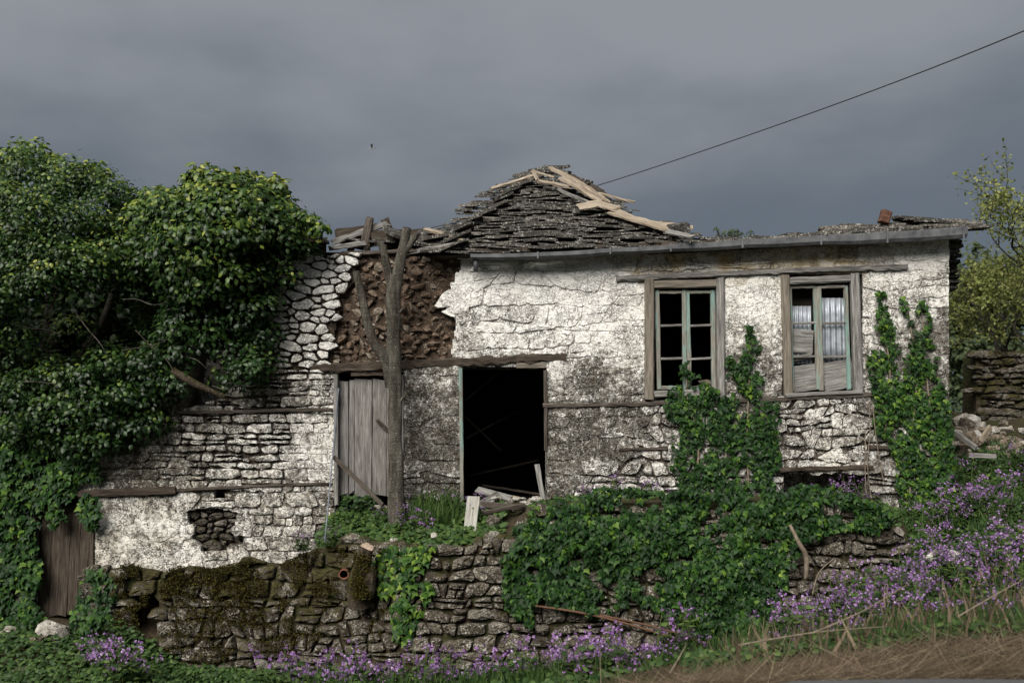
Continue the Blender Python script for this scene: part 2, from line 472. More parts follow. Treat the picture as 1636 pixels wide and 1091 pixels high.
def tube(name, pts, radii, mat, parent=None, sides=8, wob=0.0, k=5, smooth=True):
    p, r = smooth_path(pts, radii, k) if k > 1 else (pts, radii)
    V, Fc = tube_arrays(p, r, sides, wob)
    return obj(name, V, Fc, M[mat], parent, smooth, {'rnd': np.full(len(V), R.random()), 'moss': np.full(len(V), .4)})

def merged_tubes(lst):
    V, Fc = [], []
    for (pts, radii, sides) in lst:
        v, f = tube_arrays(pts, radii, sides, 0, False)
        o = len(V); V += v; Fc += [tuple(i + o for i in q) for q in f]
    return V, Fc

def box_arrays(x0, x1, y0, y1, z0, z1):
    V = [(x, y, z) for x in (x0, x1) for y in (y0, y1) for z in (z0, z1)]
    Fc = [(0, 1, 3, 2), (4, 6, 7, 5), (0, 4, 5, 1), (2, 3, 7, 6), (0, 2, 6, 4), (1, 5, 7, 3)]
    return V, Fc

IVY_T = np.array([(0, .38, .06), (0, .02, 0), (.28, -.12, -.04), (.56, .26, -.10), (.26, .46, 0), (0, 1, -.12), (-.26, .46, 0), (-.56, .26, -.10), (-.28, -.12, -.04)])
IVY_F = np.array([(0, i, i + 1) for i in range(1, 8)] + [(0, 8, 1)])
LEAF_T = np.array([(0, 0, 0), (.30, .30, -.05), (.26, .66, -.07), (0, 1, -.14), (-.26, .66, -.07), (-.30, .30, -.05), (0, .5, .05)])
LEAF_F = np.array([(6, 0, 1), (6, 1, 2), (6, 2, 3), (6, 3, 4), (6, 4, 5), (6, 5, 0)])
QUAD_T = np.array([(0, 0, 0), (.34, .5, .04), (0, 1, 0), (-.34, .5, .04)])
QUAD_F = np.array([(0, 1, 2), (0, 2, 3)])
BLADE_T = np.array([(-.5, 0, 0), (.5, 0, 0), (-.36, .5, .06), (.36, .5, .06), (0, 1, .30)])
BLADE_F = np.array([(0, 1, 3), (0, 3, 2), (2, 3, 4)])

def unit(a): return a / np.maximum(np.linalg.norm(a, axis=1, keepdims=True), 1e-9)

def cloud(name, Pn, Nn, Tn, size, tmpl, mat, parent=None, rnd=None, width=1.0):
    """One mesh of many leaves: positions, normals, tip directions, sizes."""
    T, Fc = tmpl
    n = len(Pn)
    z = unit(Nn); y = unit(Tn - z * np.sum(Tn * z, axis=1, keepdims=True)); x = np.cross(y, z)
    s = np.asarray(size)[:, None, None]
    V = Pn[:, None, :] + s * (x[:, None, :] * T[None, :, 0:1] * width + y[:, None, :] * T[None, :, 1:2] + z[:, None, :] * T[None, :, 2:3])
    idx = (np.arange(n) * len(T))[:, None, None] + Fc[None]
    r = NR.random(n) if rnd is None else rnd
    me = mk_mesh_np(name, V.reshape(-1, 3), idx.reshape(-1, 3), {'rnd': np.repeat(r, len(T))})
    return link(name, me, M[mat], parent)

def inside(poly, x, y):
    c = False; n = len(poly); j = n - 1
    for i in range(n):
        xi, yi = poly[i]; xj, yj = poly[j]
        if (yi > y) != (yj > y) and x < (xj - xi) * (y - yi) / (yj - yi) + xi: c = not c
        j = i
    return c

def inside_np(poly, X, Y):
    c = np.zeros(len(X), bool); n = len(poly); j = n - 1
    for i in range(n):
        xi, yi = poly[i]; xj, yj = poly[j]
        if yi != yj:
            c ^= ((yi > Y) != (yj > Y)) & (X < (xj - xi) * (Y - yi) / (yj - yi) + xi)
        j = i
    return c

# ------------------------------------------------------------------ rubble masonry
def clip(poly, nx, ny, d):
    out = []; n = len(poly)
    for i in range(n):
        a = poly[i]; b = poly[(i + 1) % n]
        da = a[0] * nx + a[1] * ny - d; db = b[0] * nx + b[1] * ny - d
        if da <= 0: out.append(a)
        if (da < 0 < db) or (db < 0 < da):
            t = da / (da - db); out.append((a[0] + (b[0] - a[0]) * t, a[1] + (b[1] - a[1]) * t))
    return out

def scatter_seeds(bbox, size_fn, tries, rr, course=None):
    x0, y0, x1, y1 = bbox
    S = np.zeros((tries, 4)); n = 0
    for k in range(tries):
        x = rr.uniform(x0, x1); y = rr.uniform(y0, y1)
        w, h = size_fn(x, y)
        f = rr.uniform(.45, .95) if k > tries * .3 else rr.uniform(.85, 1.35)
        w *= rr.uniform(.8, 1.25)
        w *= f; h *= f * rr.uniform(.8, 1.1)
        if course: y = round(y / (h * .9)) * h * .9 + rr.uniform(-.1, .1) * h
        if n:
            dx = (S[:n, 0] - x) / ((S[:n, 2] + w) * .5); dy = (S[:n, 1] - y) / ((S[:n, 3] + h) * .5)
            if np.min(dx * dx + dy * dy) < .62: continue
        S[n] = (x, y, w, h); n += 1
    return S[:n]

def stones(seeds, keep, gap_fn, aniso, cuts, rr, maxr=90):
    """Cells of the seeds, shrunk by half the joint; keep(x,y) drops ghosts; cuts(poly,x,y) trims at openings."""
    Q = seeds[:, :2] * np.array([1, aniso]); S_ = seeds[:, 2]
    out = []
    for i in range(len(Q)):
        x, y = seeds[i, :2]
        if not keep(x, y): continue
        q = Q[i]
        d = np.hypot(Q[:, 0] - q[0], Q[:, 1] - q[1]); order = np.argsort(d)[1:26]
        poly = [(q[0] - maxr, q[1] - maxr), (q[0] + maxr, q[1] - maxr), (q[0] + maxr, q[1] + maxr), (q[0] - maxr, q[1] + maxr)]
        g = gap_fn(x, y) * rr.uniform(.7, 1.35)
        for j in order:
            if d[j] > 2.2 * maxr: break
            nx, ny = (Q[j] - q) / d[j]
            wt = S_[i] / (S_[i] + S_[j]); wt = .5 + (wt - .5) * .9
            mx, my = q + (Q[j] - q) * wt
            gg = g * math.hypot(nx, ny * aniso)
            poly = clip(poly, nx, ny, mx * nx + my * ny - gg / 2)
            if len(poly) < 3: break
        if len(poly) < 3: continue
        poly = [(a, b / aniso) for a, b in poly]
        poly = cuts(poly, x, y)
        if len(poly) < 3: continue
        A = .5 * abs(sum(poly[k][0] * poly[(k + 1) % len(poly)][1] - poly[(k + 1) % len(poly)][0] * poly[k][1] for k in range(len(poly))))
        if A < 16: continue
        out.append((poly, A, x, y))
    return out

def coursed(bbox, size_fn, keep, gap_fn, cuts, rr, slant=.22, wav=5.0):
    """Stones laid in wavering courses, some of them of two thin stones, with leaning joints."""
    x0, y0, x1, y1 = bbox
    rows = [y0]
    while rows[-1] < y1:
        hs = np.mean([size_fn(x, rows[-1])[1] for x in np.linspace(x0, x1, 7)])
        rows.append(rows[-1] + hs * rr.uniform(.75, 1.3))
    yl = lambda k, x: rows[k] + wav * n3(x * .013, k * 3.7) + wav * .6 * n3(x * .045, k * 5.1)
    out = []
    def add(poly, cx, cy):
        g = gap_fn(cx, cy) * rr.uniform(.7, 1.4)
        c = np.mean(np.array(poly), 0)
        e = [(poly[i], poly[(i + 1) % len(poly)]) for i in range(len(poly))]
        for (a, b) in e:                                   # draw every side in by half a joint
            dx, dy = b[0] - a[0], b[1] - a[1]; L = math.hypot(dx, dy)
            if L < .5: continue
            nx, ny = dy / L, -dx / L
            if (c[0] - a[0]) * nx + (c[1] - a[1]) * ny > 0: nx, ny = -nx, -ny
            poly = clip(poly, nx, ny, a[0] * nx + a[1] * ny - g / 2)
            if len(poly) < 3: return
        poly = cuts(poly, cx, cy)
        if len(poly) < 3: return
        A = .5 * abs(sum(poly[k][0] * poly[(k + 1) % len(poly)][1] - poly[(k + 1) % len(poly)][0] * poly[k][1] for k in range(len(poly))))
        if A > 16: out.append((poly, A, cx, cy))
    for k in range(len(rows) - 1):
        x = x0 + rr.uniform(0, 20)
        H = rows[k + 1] - rows[k]
        j0 = rr.uniform(-slant, slant) * H
        while x < x1:
            w = size_fn(x, rows[k])[0] * rr.choice([.45, .6, .8, 1.0, 1.2, 1.5]) * rr.uniform(.85, 1.15)
            j1 = rr.uniform(-slant, slant) * H
            A_, B_ = (x - j0, yl(k, x - j0)), (x + w - j1, yl(k, x + w - j1))
            C_, D_ = (x + w + j1, yl(k + 1, x + w + j1)), (x + j0, yl(k + 1, x + j0))
            cx, cy = x + w / 2, (A_[1] + B_[1] + C_[1] + D_[1]) / 4
            hz = size_fn(cx, cy)[1]
            if keep(cx, cy):
                bulge_ = rr.uniform(-.12, .14) * H
                if H > hz * 1.35 or (rr.random() < .2 and w > H * .8):
                    t = rr.uniform(.38, .62); M1 = (lerp(A_[0], D_[0], t), lerp(A_[1], D_[1], t)); M2 = (lerp(B_[0], C_[0], 1 - t if rr.random() < .3 else t), lerp(B_[1], C_[1], t))
                    add([A_, B_, M2, M1], cx, (A_[1] + cy) / 2)
                    if rr.random() < .35:
                        q = rr.uniform(.35, .65); a1 = (lerp(M1[0], M2[0], q), lerp(M1[1], M2[1], q)); a2 = (lerp(D_[0], C_[0], q), lerp(D_[1], C_[1], q))
                        add([M1, a1, a2, D_], cx - w / 4, (C_[1] + cy) / 2); add([a1, M2, C_, a2], cx + w / 4, (C_[1] + cy) / 2)
                    else: add([M1, M2, C_, D_], cx, (C_[1] + cy) / 2)
                else:
                    tm = ((A_[0] + B_[0]) / 2 + rr.uniform(-.2, .2) * w, yl(k, (A_[0] + B_[0]) / 2))
                    add([A_, tm, B_, C_, D_] if rr.random() < .5 else [A_, B_, (C_[0] + rr.uniform(0, .08) * w, lerp(B_[1], C_[1], .6)), C_, D_], cx, cy)
            x += w; j0 = j1
    return out

def stone_arrays(poly, relief, back, surf, rr, rounding=.14, jit=1.3, faceted=True):
    if relief > .022 and not faceted: rounding, jit = .24, 2.0
    """surf(px,py) gives the point on the wall face; returns verts, faces."""
    n = len(poly)
    pts = []
    for i in range(n):
        a = np.array(poly[i]); b = np.array(poly[(i + 1) % n])
        L = np.linalg.norm(b - a)
        if L < 1.5: pts.append((a + b) / 2); continue
        pts.append(a + (b - a) * rounding * rr.uniform(.6, 1.3))
        k_ = int(L / 11)
        for q in range(1, k_): pts.append(a + (b - a) * (q / k_) + np.array([rr.uniform(-jit, jit), rr.uniform(-jit, jit)]))
        pts.append(a + (b - a) * (1 - rounding * rr.uniform(.6, 1.3)))
    pts = np.array(pts)
    c = pts.mean(0)
    pts = pts + np.array([[rr.uniform(-jit, jit) * .6, rr.uniform(-jit, jit) * .6] for _ in pts])
    m = len(pts)
    tx, ty = rr.uniform(-1, 1) * relief * .5, rr.uniform(-1, 1) * relief * .5
    ext = max(np.ptp(pts[:, 0]), np.ptp(pts[:, 1]), 1) / 2
    def dep(p, base):
        return base + (p[0] - c[0]) / ext * tx + (p[1] - c[1]) / ext * ty
    V, Fc = [], []
    if faceted: rings = [(1.04, -back, 0), (1.0, -relief * .30, .2), (.92, relief * .40, .35), (.55, relief * .80, .45)]
    else: rings = [(1.0, -back, 0), (1.0, -.002, .10), (.965, relief * .75, .22), (.55, relief * .95, .30)]
    for k, (s, dd, jn) in enumerate(rings):
        for p in pts:
            q = c + (p - c) * s
            d = dep(q, dd) + rr.uniform(-1, 1) * jn * relief if k else dd
            v = surf(q[0], q[1]); V.append((v.x, v.y - d, v.z))
    v = surf(c[0], c[1]); V.append((v.x, v.y - relief * rr.uniform(.8, 1.15), v.z))
    for k in range(3):
        for i in range(m):
            Fc.append((k * m + i, k * m + (i + 1) % m, (k + 1) * m + (i + 1) % m, (k + 1) * m + i))
    for i in range(m): Fc.append((3 * m + i, 3 * m + (i + 1) % m, 4 * m))
    # face the camera
    a, b, cc = (Vector(V[3 * m]), Vector(V[3 * m + 1]), Vector(V[4 * m]))
    if (b - a).cross(cc - a).y > 0: Fc = [tuple(reversed(f)) for f in Fc]
    return V, Fc

def lay_stones(cells, n_single, attr_fn, relief_fn, surf, mat, parent, rr, back=.06, rounding=.14, faceted=True, rest='stone_facing'):
    cells = sorted(cells, key=lambda c: -c[1])
    RV, RF, RA = [], [], {}
    for i, (poly, A, x, y) in enumerate(cells):
        V, Fc = stone_arrays(poly, relief_fn(x, y), back, surf, rr, rounding, faceted=faceted)
        at = attr_fn(x, y)
        if i < n_single:
            link('stone', mk_mesh('stone', V, Fc, False, {k: np.full(len(V), v) for k, v in at.items()}), M[mat], parent)
        else:
            o = len(RV); RV += V; RF += [tuple(q + o for q in f) for f in Fc]
            for k, v in at.items(): RA.setdefault(k, []).extend([v] * len(V))
    if RV:
        o = obj(rest, RV, RF, M[mat], parent, False, RA)
        o['kind'] = 'stuff'


# ------------------------------------------------------------------ terrain
CTRL = []
for px, py, Y in [(-40, 1000, -.5), (60, 992, -.5), (120, 1005, -.7), (40, 1040, -1.3), (150, 1085, -1.9), (0, 1090, -2.2), (-200, 1080, -2),
                  (220, 1100, -1.4), (300, 1118, -1.4), (450, 1118, -1.5), (600, 1112, -1.8), (760, 1105, -1.9), (900, 1088, -2.0), (1010, 1080, -2.0), (1100, 1066, -2.0),
                  (1180, 1050, -2.0), (1260, 1025, -2.0), (1340, 995, -1.9), (1400, 965, -1.8), (1455, 915, -1.6), (1470, 860, -1.2),
                  (300, 1140, -3.5), (600, 1130, -4), (900, 1125, -4), (1100, 1100, -4), (1250, 1050, -4), (1400, 1010, -4), (1550, 965, -3.8), (1700, 930, -3.8),
                  (1525, 815, -.3), (1600, 795, -.5), (1636, 790, -.5), (1525, 735, .9), (1600, 705, 1.6), (1700, 690, 2.2), (1800, 760, -.5),
                  (1560, 850, -1.3), (1636, 870, -1.8), (1540, 900, -2.4), (1720, 860, -1.8), (1480, 950, -2.6), (1620, 925, -3.0),
                  (1550, 668, 3.0), (1650, 655, 3.2), (1540, 660, 6), (1700, 650, 6),
                  (1636, 1032, -6.7), (1500, 1048, -6.7), (1350, 1070, -6.7), (1200, 1092, -6.7), (1050, 1122, -6.7), (900, 1150, -6.7), (600, 1190, -7.3), (300, 1230, -7.3), (0, 1250, -7.3), (1900, 985, -6.7), (2200, 960, -6.7)]:
    v = P(px, py, Y); CTRL.append((v.x, v.y, v.z))
CTRL += [(x, 2.2, -1.95) for x in (-6.5, -4.5, -3)] + [(x, 2.2, -.8) for x in (-1, 1, 3, 5)]
CTRL += [(x, y, -.88) for x in (-8, -4, 0, 4, 8) for y in (-9.3, -11, -14)]
CTRL += [(x, y, -.9) for x in (1.2, 2, 3, 4, 5, 6, 7) for y in (-7.75, -8.3)]
CTRL += [(x, y, .6) for x in (-8, -3, 2) for y in (7, 10)] + [(-10, 2, -.6), (-10, -4, -1.8), (7.2, 2.2, .9), (12, 0, 1.5), (12, 6, 2.0)]
CA = np.array(CTRL)
def terrain_np(X, Y):
    d2 = (X[:, None] - CA[None, :, 0]) ** 2 + (Y[:, None] - CA[None, :, 1]) ** 2
    w = np.exp(-d2 / (2 * .55 ** 2)) + .02 * np.exp(-d2 / (2 * 1.6 ** 2)) + 2e-4 / (1 + d2 ** 2)
    return (w * CA[None, :, 2]).sum(1) / w.sum(1)
def terrain(x, y): return float(terrain_np(np.array([x]), np.array([y]))[0])

far = [4, 8, 16, 32, 64, 130, 260, 500]
gx = sorted([-11 - f for f in far] + list(np.linspace(-11, 13, 161)) + [13 + f for f in far])
gy = sorted([-15 - f for f in far[:4]] + list(np.linspace(-15, 8, 154)) + [8 + f for f in far])
GX, GY = np.meshgrid(gx, gy)
gz = terrain_np(GX.ravel(), GY.ravel())
r_ = np.hypot(np.maximum(np.abs(GX.ravel() - 1) - 11, 0), np.maximum(np.abs(GY.ravel() + 3) - 10, 0))
gz = gz * np.exp(-r_ / 40) 
V = []
for x, y, z in zip(GX.ravel(), GY.ravel(), gz):
    rough = 0.07 if y > -8.6 else 0.0
    V.append((x, y, z + rough * n3(x * 1.7, y * 1.7) + rough * .5 * n3(x * 5, y * 5, 3)))
nx_ = len(gx)
Fc = [(j * nx_ + i, j * nx_ + i + 1, (j + 1) * nx_ + i + 1, (j + 1) * nx_ + i) for j in range(len(gy) - 1) for i in range(nx_ - 1)]
tag(obj('ground', V, Fc, M['ground'], None, True), kind='structure')

# road below the bank, where the viewer stands
V, Fc = [], []
for i, x in enumerate(np.linspace(-40, 40, 81)):
    for y in (-22.0, -8.75 + .05 * math.sin(x) + 1.0 * min(1, max(0, (x - .2) / 2))):
        V.append((x, y, -.866 if y < -20 else -.872))
Fc = [(2 * i, 2 * i + 2, 2 * i + 3, 2 * i + 1) for i in range(80)]
tag(obj('road', V, Fc, M['asphalt']), kind='structure')

# wooded hills far behind
V, Fc = [], []
hx = np.linspace(-420, 420, 85)
for i, x in enumerate(hx):
    h = 26 + 16 * n3(x * .008, 4.2) + 5 * n3(x * .03, 1.0)
    for (yy, hh) in ((230, -2), (290, h * .55), (350, h), (430, -2)):
        V.append((x, yy + 14 * n3(x * .02, yy), hh + 1.6 * n3(x * .13, yy)))
Fc = [(4 * i + k, 4 * i + 4 + k, 4 * i + 5 + k, 4 * i + 1 + k) for i in range(84) for k in range(3)]
tag(obj('hills', V, Fc, M['hill'], None, True), kind='structure')

# ------------------------------------------------------------------ the ruined house
house = thing('stone_house', 'ruined whitewashed stone house with broken slate roof and empty openings', 'house', P(818, 800))
U = lambda px: (px - CX) / PPM
Vz = lambda py: CZ + (HY - py) / PPM

#        px   py  white grime tan  gap  mort relief  w   h
ZONES = [(480, 440, 0.97, 0.12, .05, 2.7, .05, .026, 29, 17), (540, 500, 0.97, 0.10, .05, 2.7, .05, .026, 27, 16), (440, 500, 0.85, 0.25, .05, 3.2, .05, .026, 28, 16),
         (490, 565, 0.88, 0.30, .05, 3.8, .06, .028, 38, 14), (400, 540, 0.55, 0.60, .05, 3.6, .05, .025, 42, 20), (440, 625, 0.50, 0.75, .15, 3.8, .05, .025, 60, 15),
         (510, 625, 0.75, 0.56, .10, 2.0, .02, .016, 56, 18), (510, 710, 0.87, 0.44, .08, 1.1, .010, .012, 62, 20), (420, 700, 0.75, 0.52, .08, 3.6, .055, .03, 36, 16),
         (330, 690, 0.55, 0.64, .15, 3.0, .045, .026, 36, 19), (220, 740, 0.45, 0.66, .45, 1.5, .018, .018, 46, 22), (200, 830, 0.74, 0.52, 0.3, .5, .003, .006, 70, 44),
         (185, 880, 0.76, 0.5, 0.28, .5, .003, .006, 70, 44), (270, 890, 0.76, 0.48, 0.25, 1.0, .010, .012, 46, 30), (450, 830, 0.68, 0.54, 0.3, 1.6, .018, .02, 46, 27),
         (420, 890, 0.66, 0.54, 0.25, 1.8, .018, .02, 44, 28), (560, 850, 0.42, 0.55, .25, 2.4, .03, .022, 44, 22), (690, 620, 0.52, 0.68, .05, .9, .010, .012, 52, 24),
         (690, 700, 0.44, 0.78, .05, .9, .010, .012, 54, 26), (690, 780, 0.44, 0.70, .05, 1.8, .02, .016, 50, 28), (780, 450, 1.00, 0.04, .02, 1.0, .02, .011, 56, 32),
         (860, 440, 1.00, 0.02, .04, 1.0, .018, .010, 58, 34), (960, 450, 1.00, 0.05, .05, .8, .012, .008, 56, 30), (800, 530, 0.90, 0.42, .03, 1.4, .02, .013, 46, 28),
         (900, 540, 0.95, 0.28, .03, 1.2, .015, .012, 44, 26), (970, 530, 0.95, 0.30, .05, .8, .01, .010, 44, 24), (950, 610, 0.55, 0.70, .04, .8, .008, .012, 38, 18),
         (960, 690, 0.50, 0.76, .04, .8, .010, .014, 42, 22), (910, 750, 0.48, 0.74, .05, 1.0, .012, .015, 46, 26), (950, 790, 0.60, 0.50, .08, 2.2, .03, .02, 44, 26),
         (1030, 760, 0.66, 0.50, .10, 2.6, .035, .025, 28, 19), (1200, 470, 0.95, 0.14, .08, .6, .006, .008, 48, 26), (1200, 560, 0.82, 0.56, .08, .7, .008, .010, 44, 22),
         (1200, 620, 0.68, 0.7, .05, .8, .01, .012, 42, 22), (1050, 415, 0.9, 0.22, 1.0, 1.2, .015, .010, 60, 20), (1200, 412, 0.9, 0.22, 1.0, 1.2, .015, .010, 60, 20),
         (1330, 410, 0.9, 0.2, 0.9, 1.1, .012, .010, 60, 20), (1460, 400, 0.98, 0.08, .15, .9, .010, .010, 56, 26), (1420, 480, 0.96, 0.32, .10, 1.1, .014, .012, 50, 32),
         (1400, 590, 0.75, 0.64, .05, 1.0, .012, .014, 44, 24), (1490, 470, 0.92, 0.45, .10, 1.0, .012, .012, 42, 22), (1490, 540, 0.62, 0.84, .05, .9, .01, .014, 42, 22),
         (1490, 640, 0.5, 0.9, .03, .9, .01, .014, 42, 22), (1300, 660, 0.60, 0.52, .10, 2.6, .04, .026, 36, 22), (1330, 720, 0.60, 0.50, .22, 2.4, .03, .024, 50, 26),
         (1410, 720, 0.60, 0.58, .10, 2.8, .04, .026, 42, 28), (1450, 780, 0.50, 0.60, .10, 2.4, .03, .024, 44, 26), (1120, 700, 0.58, 0.60, .06, 2.0, .03, .02, 40, 24), (60, 900, 0.40, 0.74, .1, 2, .03, .02, 44, 26)]
ZA = np.array(ZONES, float)
def zone_np(X, Y):
    d2 = ((X[:, None] - ZA[None, :, 0]) ** 2 + (1.2 * (Y[:, None] - ZA[None, :, 1])) ** 2) / 900.0
    w = 1.0 / (d2 + .25) ** 2.2
    return (w @ ZA[:, 2:]) / w.sum(1, keepdims=True)
def zone(x, y): return zone_np(np.array([x], float), np.array([y], float))[0]

OPEN = {'plank_door': (536, 594, 645, 815), 'doorway': (737, 586, 873, 812), 'window_a': (1030, 444, 1158, 638), 'window_b': (1250, 438, 1378, 632),
        'vent': (1252, 757, 1388, 800), 'niche': (342, 779, 358, 796), 'cellar_door': (58, 796, 152, 1000)}
top = interp([(-80, 775), (60, 768), (150, 716), (290, 656), (366, 632), (367, 512), (371, 430), (400, 404), (735, 404), (1000, 398), (1515, 378)])
bot = interp([(-80, 1010), (150, 1005), (160, 940), (520, 925), (560, 890), (620, 845), (1450, 845), (1515, 860)])
BREACH = [(574, 400), (737, 400), (735, 428), (721, 470), (727, 520), (720, 560), (722, 582), (512, 582), (520, 560), (533, 540), (540, 508), (546, 488), (540, 474), (566, 452), (570, 425)]
GASH = [(297, 816), (345, 812), (378, 820), (372, 838), (388, 850), (386, 868), (362, 872), (358, 892), (324, 892), (322, 872), (308, 858), (312, 840), (298, 832)]
XL, XR = -75, 1516

def keep_wall(x, y):
    if y < top(x) - 4 or y > bot(x) + 6: return False
    if inside(BREACH, x, y) or inside(GASH, x, y): return False
    return not any(a < x < c and b < y < d for a, b, c, d in OPEN.values())
def cut_wall(poly, x, y):
    if len(poly) < 3: return poly
    xs = [p[0] for p in poly]; ys = [p[1] for p in poly]
    for a, b, c, d in OPEN.values():
        if max(xs) < a or min(xs) > c or max(ys) < b or min(ys) > d: continue
        s = [(a - x, (1, 0, a)), (x - c, (-1, 0, -c)), (b - y, (0, 1, b)), (y - d, (0, -1, -d))]
        _, (nx, ny, dd) = max(s, key=lambda q: q[0])
        poly = clip(poly, nx, ny, dd)
        if len(poly) < 3: return poly
    poly = clip(poly, 1, 0, XR)
    t0, t1 = top(x - 10), top(x + 10)
    if abs(t1 - t0) < 40:
        sl = (t1 - t0) / 20; L = math.hypot(sl, 1)
        poly = clip(poly, sl / L, -1 / L, (sl * x - top(x)) / L)
    return poly

# mortar bed of the front wall: a grid with the openings left out, recessed by the depth of the joints
step = 2.6
xs = sorted(set(list(np.arange(XL, XR, step)) + [XR] + [e for o in OPEN.values() for e in (o[0], o[2])] + [366.0, 367.0]))
ys = sorted(set(list(np.arange(378, 1012, step)) + [e for o in OPEN.values() for e in (o[1], o[3])]))
GX, GY = np.meshgrid(xs, ys)
Z = zone_np(GX.ravel(), GY.ravel())
inb = inside_np(BREACH, GX.ravel(), GY.ravel()); ing = inside_np(GASH, GX.ravel(), GY.ravel())
V = []
for x, y, z, b, g in zip(GX.ravel(), GY.ravel(), Z, inb, ing):
    pl = min(1.0, max(0.0, (z[4] - .004) / .012))                     # 0 where old plaster still bridges the joints
    dep = z[4] * pl - .005 * (1 - pl) + .009 * n3(x * .035, y * .045) + .008 * n3(x * .11, y * .13) + .003 * n3(x * .33, y * .33)
    if b: dep = .30 + .05 * n3(x * .03, y * .03)
    if g: dep = .20
    V.append((U(x), dep, Vz(min(max(y, top(x)), bot(x)))))
w_, h_ = len(xs), len(ys)
Fc = []
for j in range(h_ - 1):
    for i in range(w_ - 1):
        cx, cy = (xs[i] + xs[i + 1]) / 2, (ys[j] + ys[j + 1]) / 2
        if ys[j + 1] <= top(cx) or ys[j] >= bot(cx): continue
        if any(a < cx < c and b < cy < d for a, b, c, d in OPEN.values()): continue
        Fc.append((j * w_ + i, (j + 1) * w_ + i, (j + 1) * w_ + i + 1, j * w_ + i + 1))
at = {'white': list(np.clip(Z[:, 0] * np.clip(1.25 - Z[:, 4] * 22, .12, 1), 0, 1) * ~(inb | ing)), 'grime': list(Z[:, 1]), 'tan': list(Z[:, 2]), 'rnd': list(np.full(len(V), .4))}
def add_box(V, Fc, at, b, white=.3, grime=.6):
    v, f = box_arrays(*b); o = len(V); V += v; Fc += [tuple(i + o for i in q) for q in f]
    at['white'] += [white] * 8; at['grime'] += [grime] * 8; at['tan'] += [.1] * 8; at['rnd'] += [.4] * 8
# jambs, heads and sills inside the wall thickness
T = .55
for k, (a, b, c, d) in OPEN.items():
    x0, x1, z0, z1 = U(a), U(c), Vz(d), Vz(b)
    o = len(V)
    V += [(x0, .0, z0), (x0, T, z0), (x0, T, z1), (x0, .0, z1), (x1, .0, z0), (x1, T, z0), (x1, T, z1), (x1, .0, z1)]
    for kk, vv in (('white', .45), ('grime', .6), ('tan', .1), ('rnd', .4)): at[kk] += [vv] * 8
    Fc += [(o, o + 3, o + 2, o + 1), (o + 4, o + 5, o + 6, o + 7), (o + 3, o + 7, o + 6, o + 2), (o, o + 1, o + 5, o + 4)]
    if k in ('niche', 'vent', 'cellar_door'): Fc.append((o + 1, o + 2, o + 6, o + 5))
wall = obj('wall', V, Fc, M['mortar'], house, False, at)

rs = random.Random(21)
seeds = scatter_seeds((XL - 30, 370, XR + 40, 1020), lambda x, y: tuple(zone(x, y)[6:8] * .72), 14000, rs, True)
rubbly = lambda x, y: (x < 735 and y < 588) or (x < 300 and y > 795)
cells = stones(seeds, lambda x, y: keep_wall(x, y) and rubbly(x, y), lambda x, y: zone(x, y)[3], 1.75, lambda p, x, y: cut_wall(clip(p, 0, 1, 587) if x < 534 and y < 588 else p, x, y), rs)
def cut_low(p, x, y):
    p = clip(clip(p, 1, 0, 536), 0, -1, -588) if x < 600 else p
    return cut_wall(p, x, y) if len(p) > 2 else p
cells += coursed((100, 580, 545, 960), lambda x, y: tuple(zone(x, y)[6:8] * np.array([.92, .74])), lambda x, y: x < 534 and keep_wall(x, y) and not rubbly(x, y), lambda x, y: zone(x, y)[3] * .95, cut_low, rs, .2, 5)
cells += coursed((534, 372, 1530, 860), lambda x, y: tuple(zone(x, y)[6:8] * np.array([.95, .92])), lambda x, y: x > 534 and keep_wall(x, y) and not rubbly(x, y), lambda x, y: max(zone(x, y)[3], 1.1) * .95, cut_low, rs, .42, 13)
face = lambda px, py: Vector((U(px), 0.0, Vz(py)))
def wall_attr(x, y):
    z = zone(x, y)
    return {'white': min(1, max(0, z[0] + rs.uniform(-.12, .10))), 'grime': min(1, max(0, z[1] + rs.uniform(-.14, .12))), 'tan': z[2] * rs.uniform(.6, 1.2), 'rnd': rs.random()}
N_WALL = len(cells)
lay_stones(cells, 300, wall_attr, lambda x, y: zone(x, y)[5] * rs.uniform(.6, 1.4), face, 'wall', wall, rs, .07, faceted=False)

# rubble core laid bare where the facing fell
rs = random.Random(5)
core = obj('rubble_core', [(U(505), .145, Vz(590)), (U(740), .145, Vz(590)), (U(740), .145, Vz(400)), (U(505), .145, Vz(400))], [(0, 1, 2, 3)], M['core'], house, False,
           {'rnd': [.1] * 4, 'moss': [0] * 4})
seeds = scatter_seeds((495, 395, 745, 590), lambda x, y: (17, 11), 7500, rs)
def rock_mesh(sx, sy, sz, seed, cuts=7, n=2):
    import bmesh
    r2 = random.Random(seed)
    bm = bmesh.new(); bmesh.ops.create_icosphere(bm, subdivisions=n, radius=1)
    pl = [(Vector((r2.gauss(0, 1), r2.gauss(0, 1), r2.gauss(0, 1))).normalized(), r2.uniform(.5, .8)) for _ in range(cuts)]
    for v in bm.verts:
        for (d, h) in pl:
            e = v.co.dot(d) - h
            if e > 0: v.co -= d * e
        v.co *= 1 + .07 * n3(v.co.x * 2.5 + seed, v.co.y * 2.5, v.co.z * 2.5)
        v.co = Vector((v.co.x * sx, v.co.y * sy, v.co.z * sz))
    me = bpy.data.meshes.new('rock'); bm.to_mesh(me); bm.free()
    a = me.attributes.new('rnd', 'FLOAT', 'POINT'); a.data.foreach_set('value', [r2.random()] * len(me.vertices))
    return me
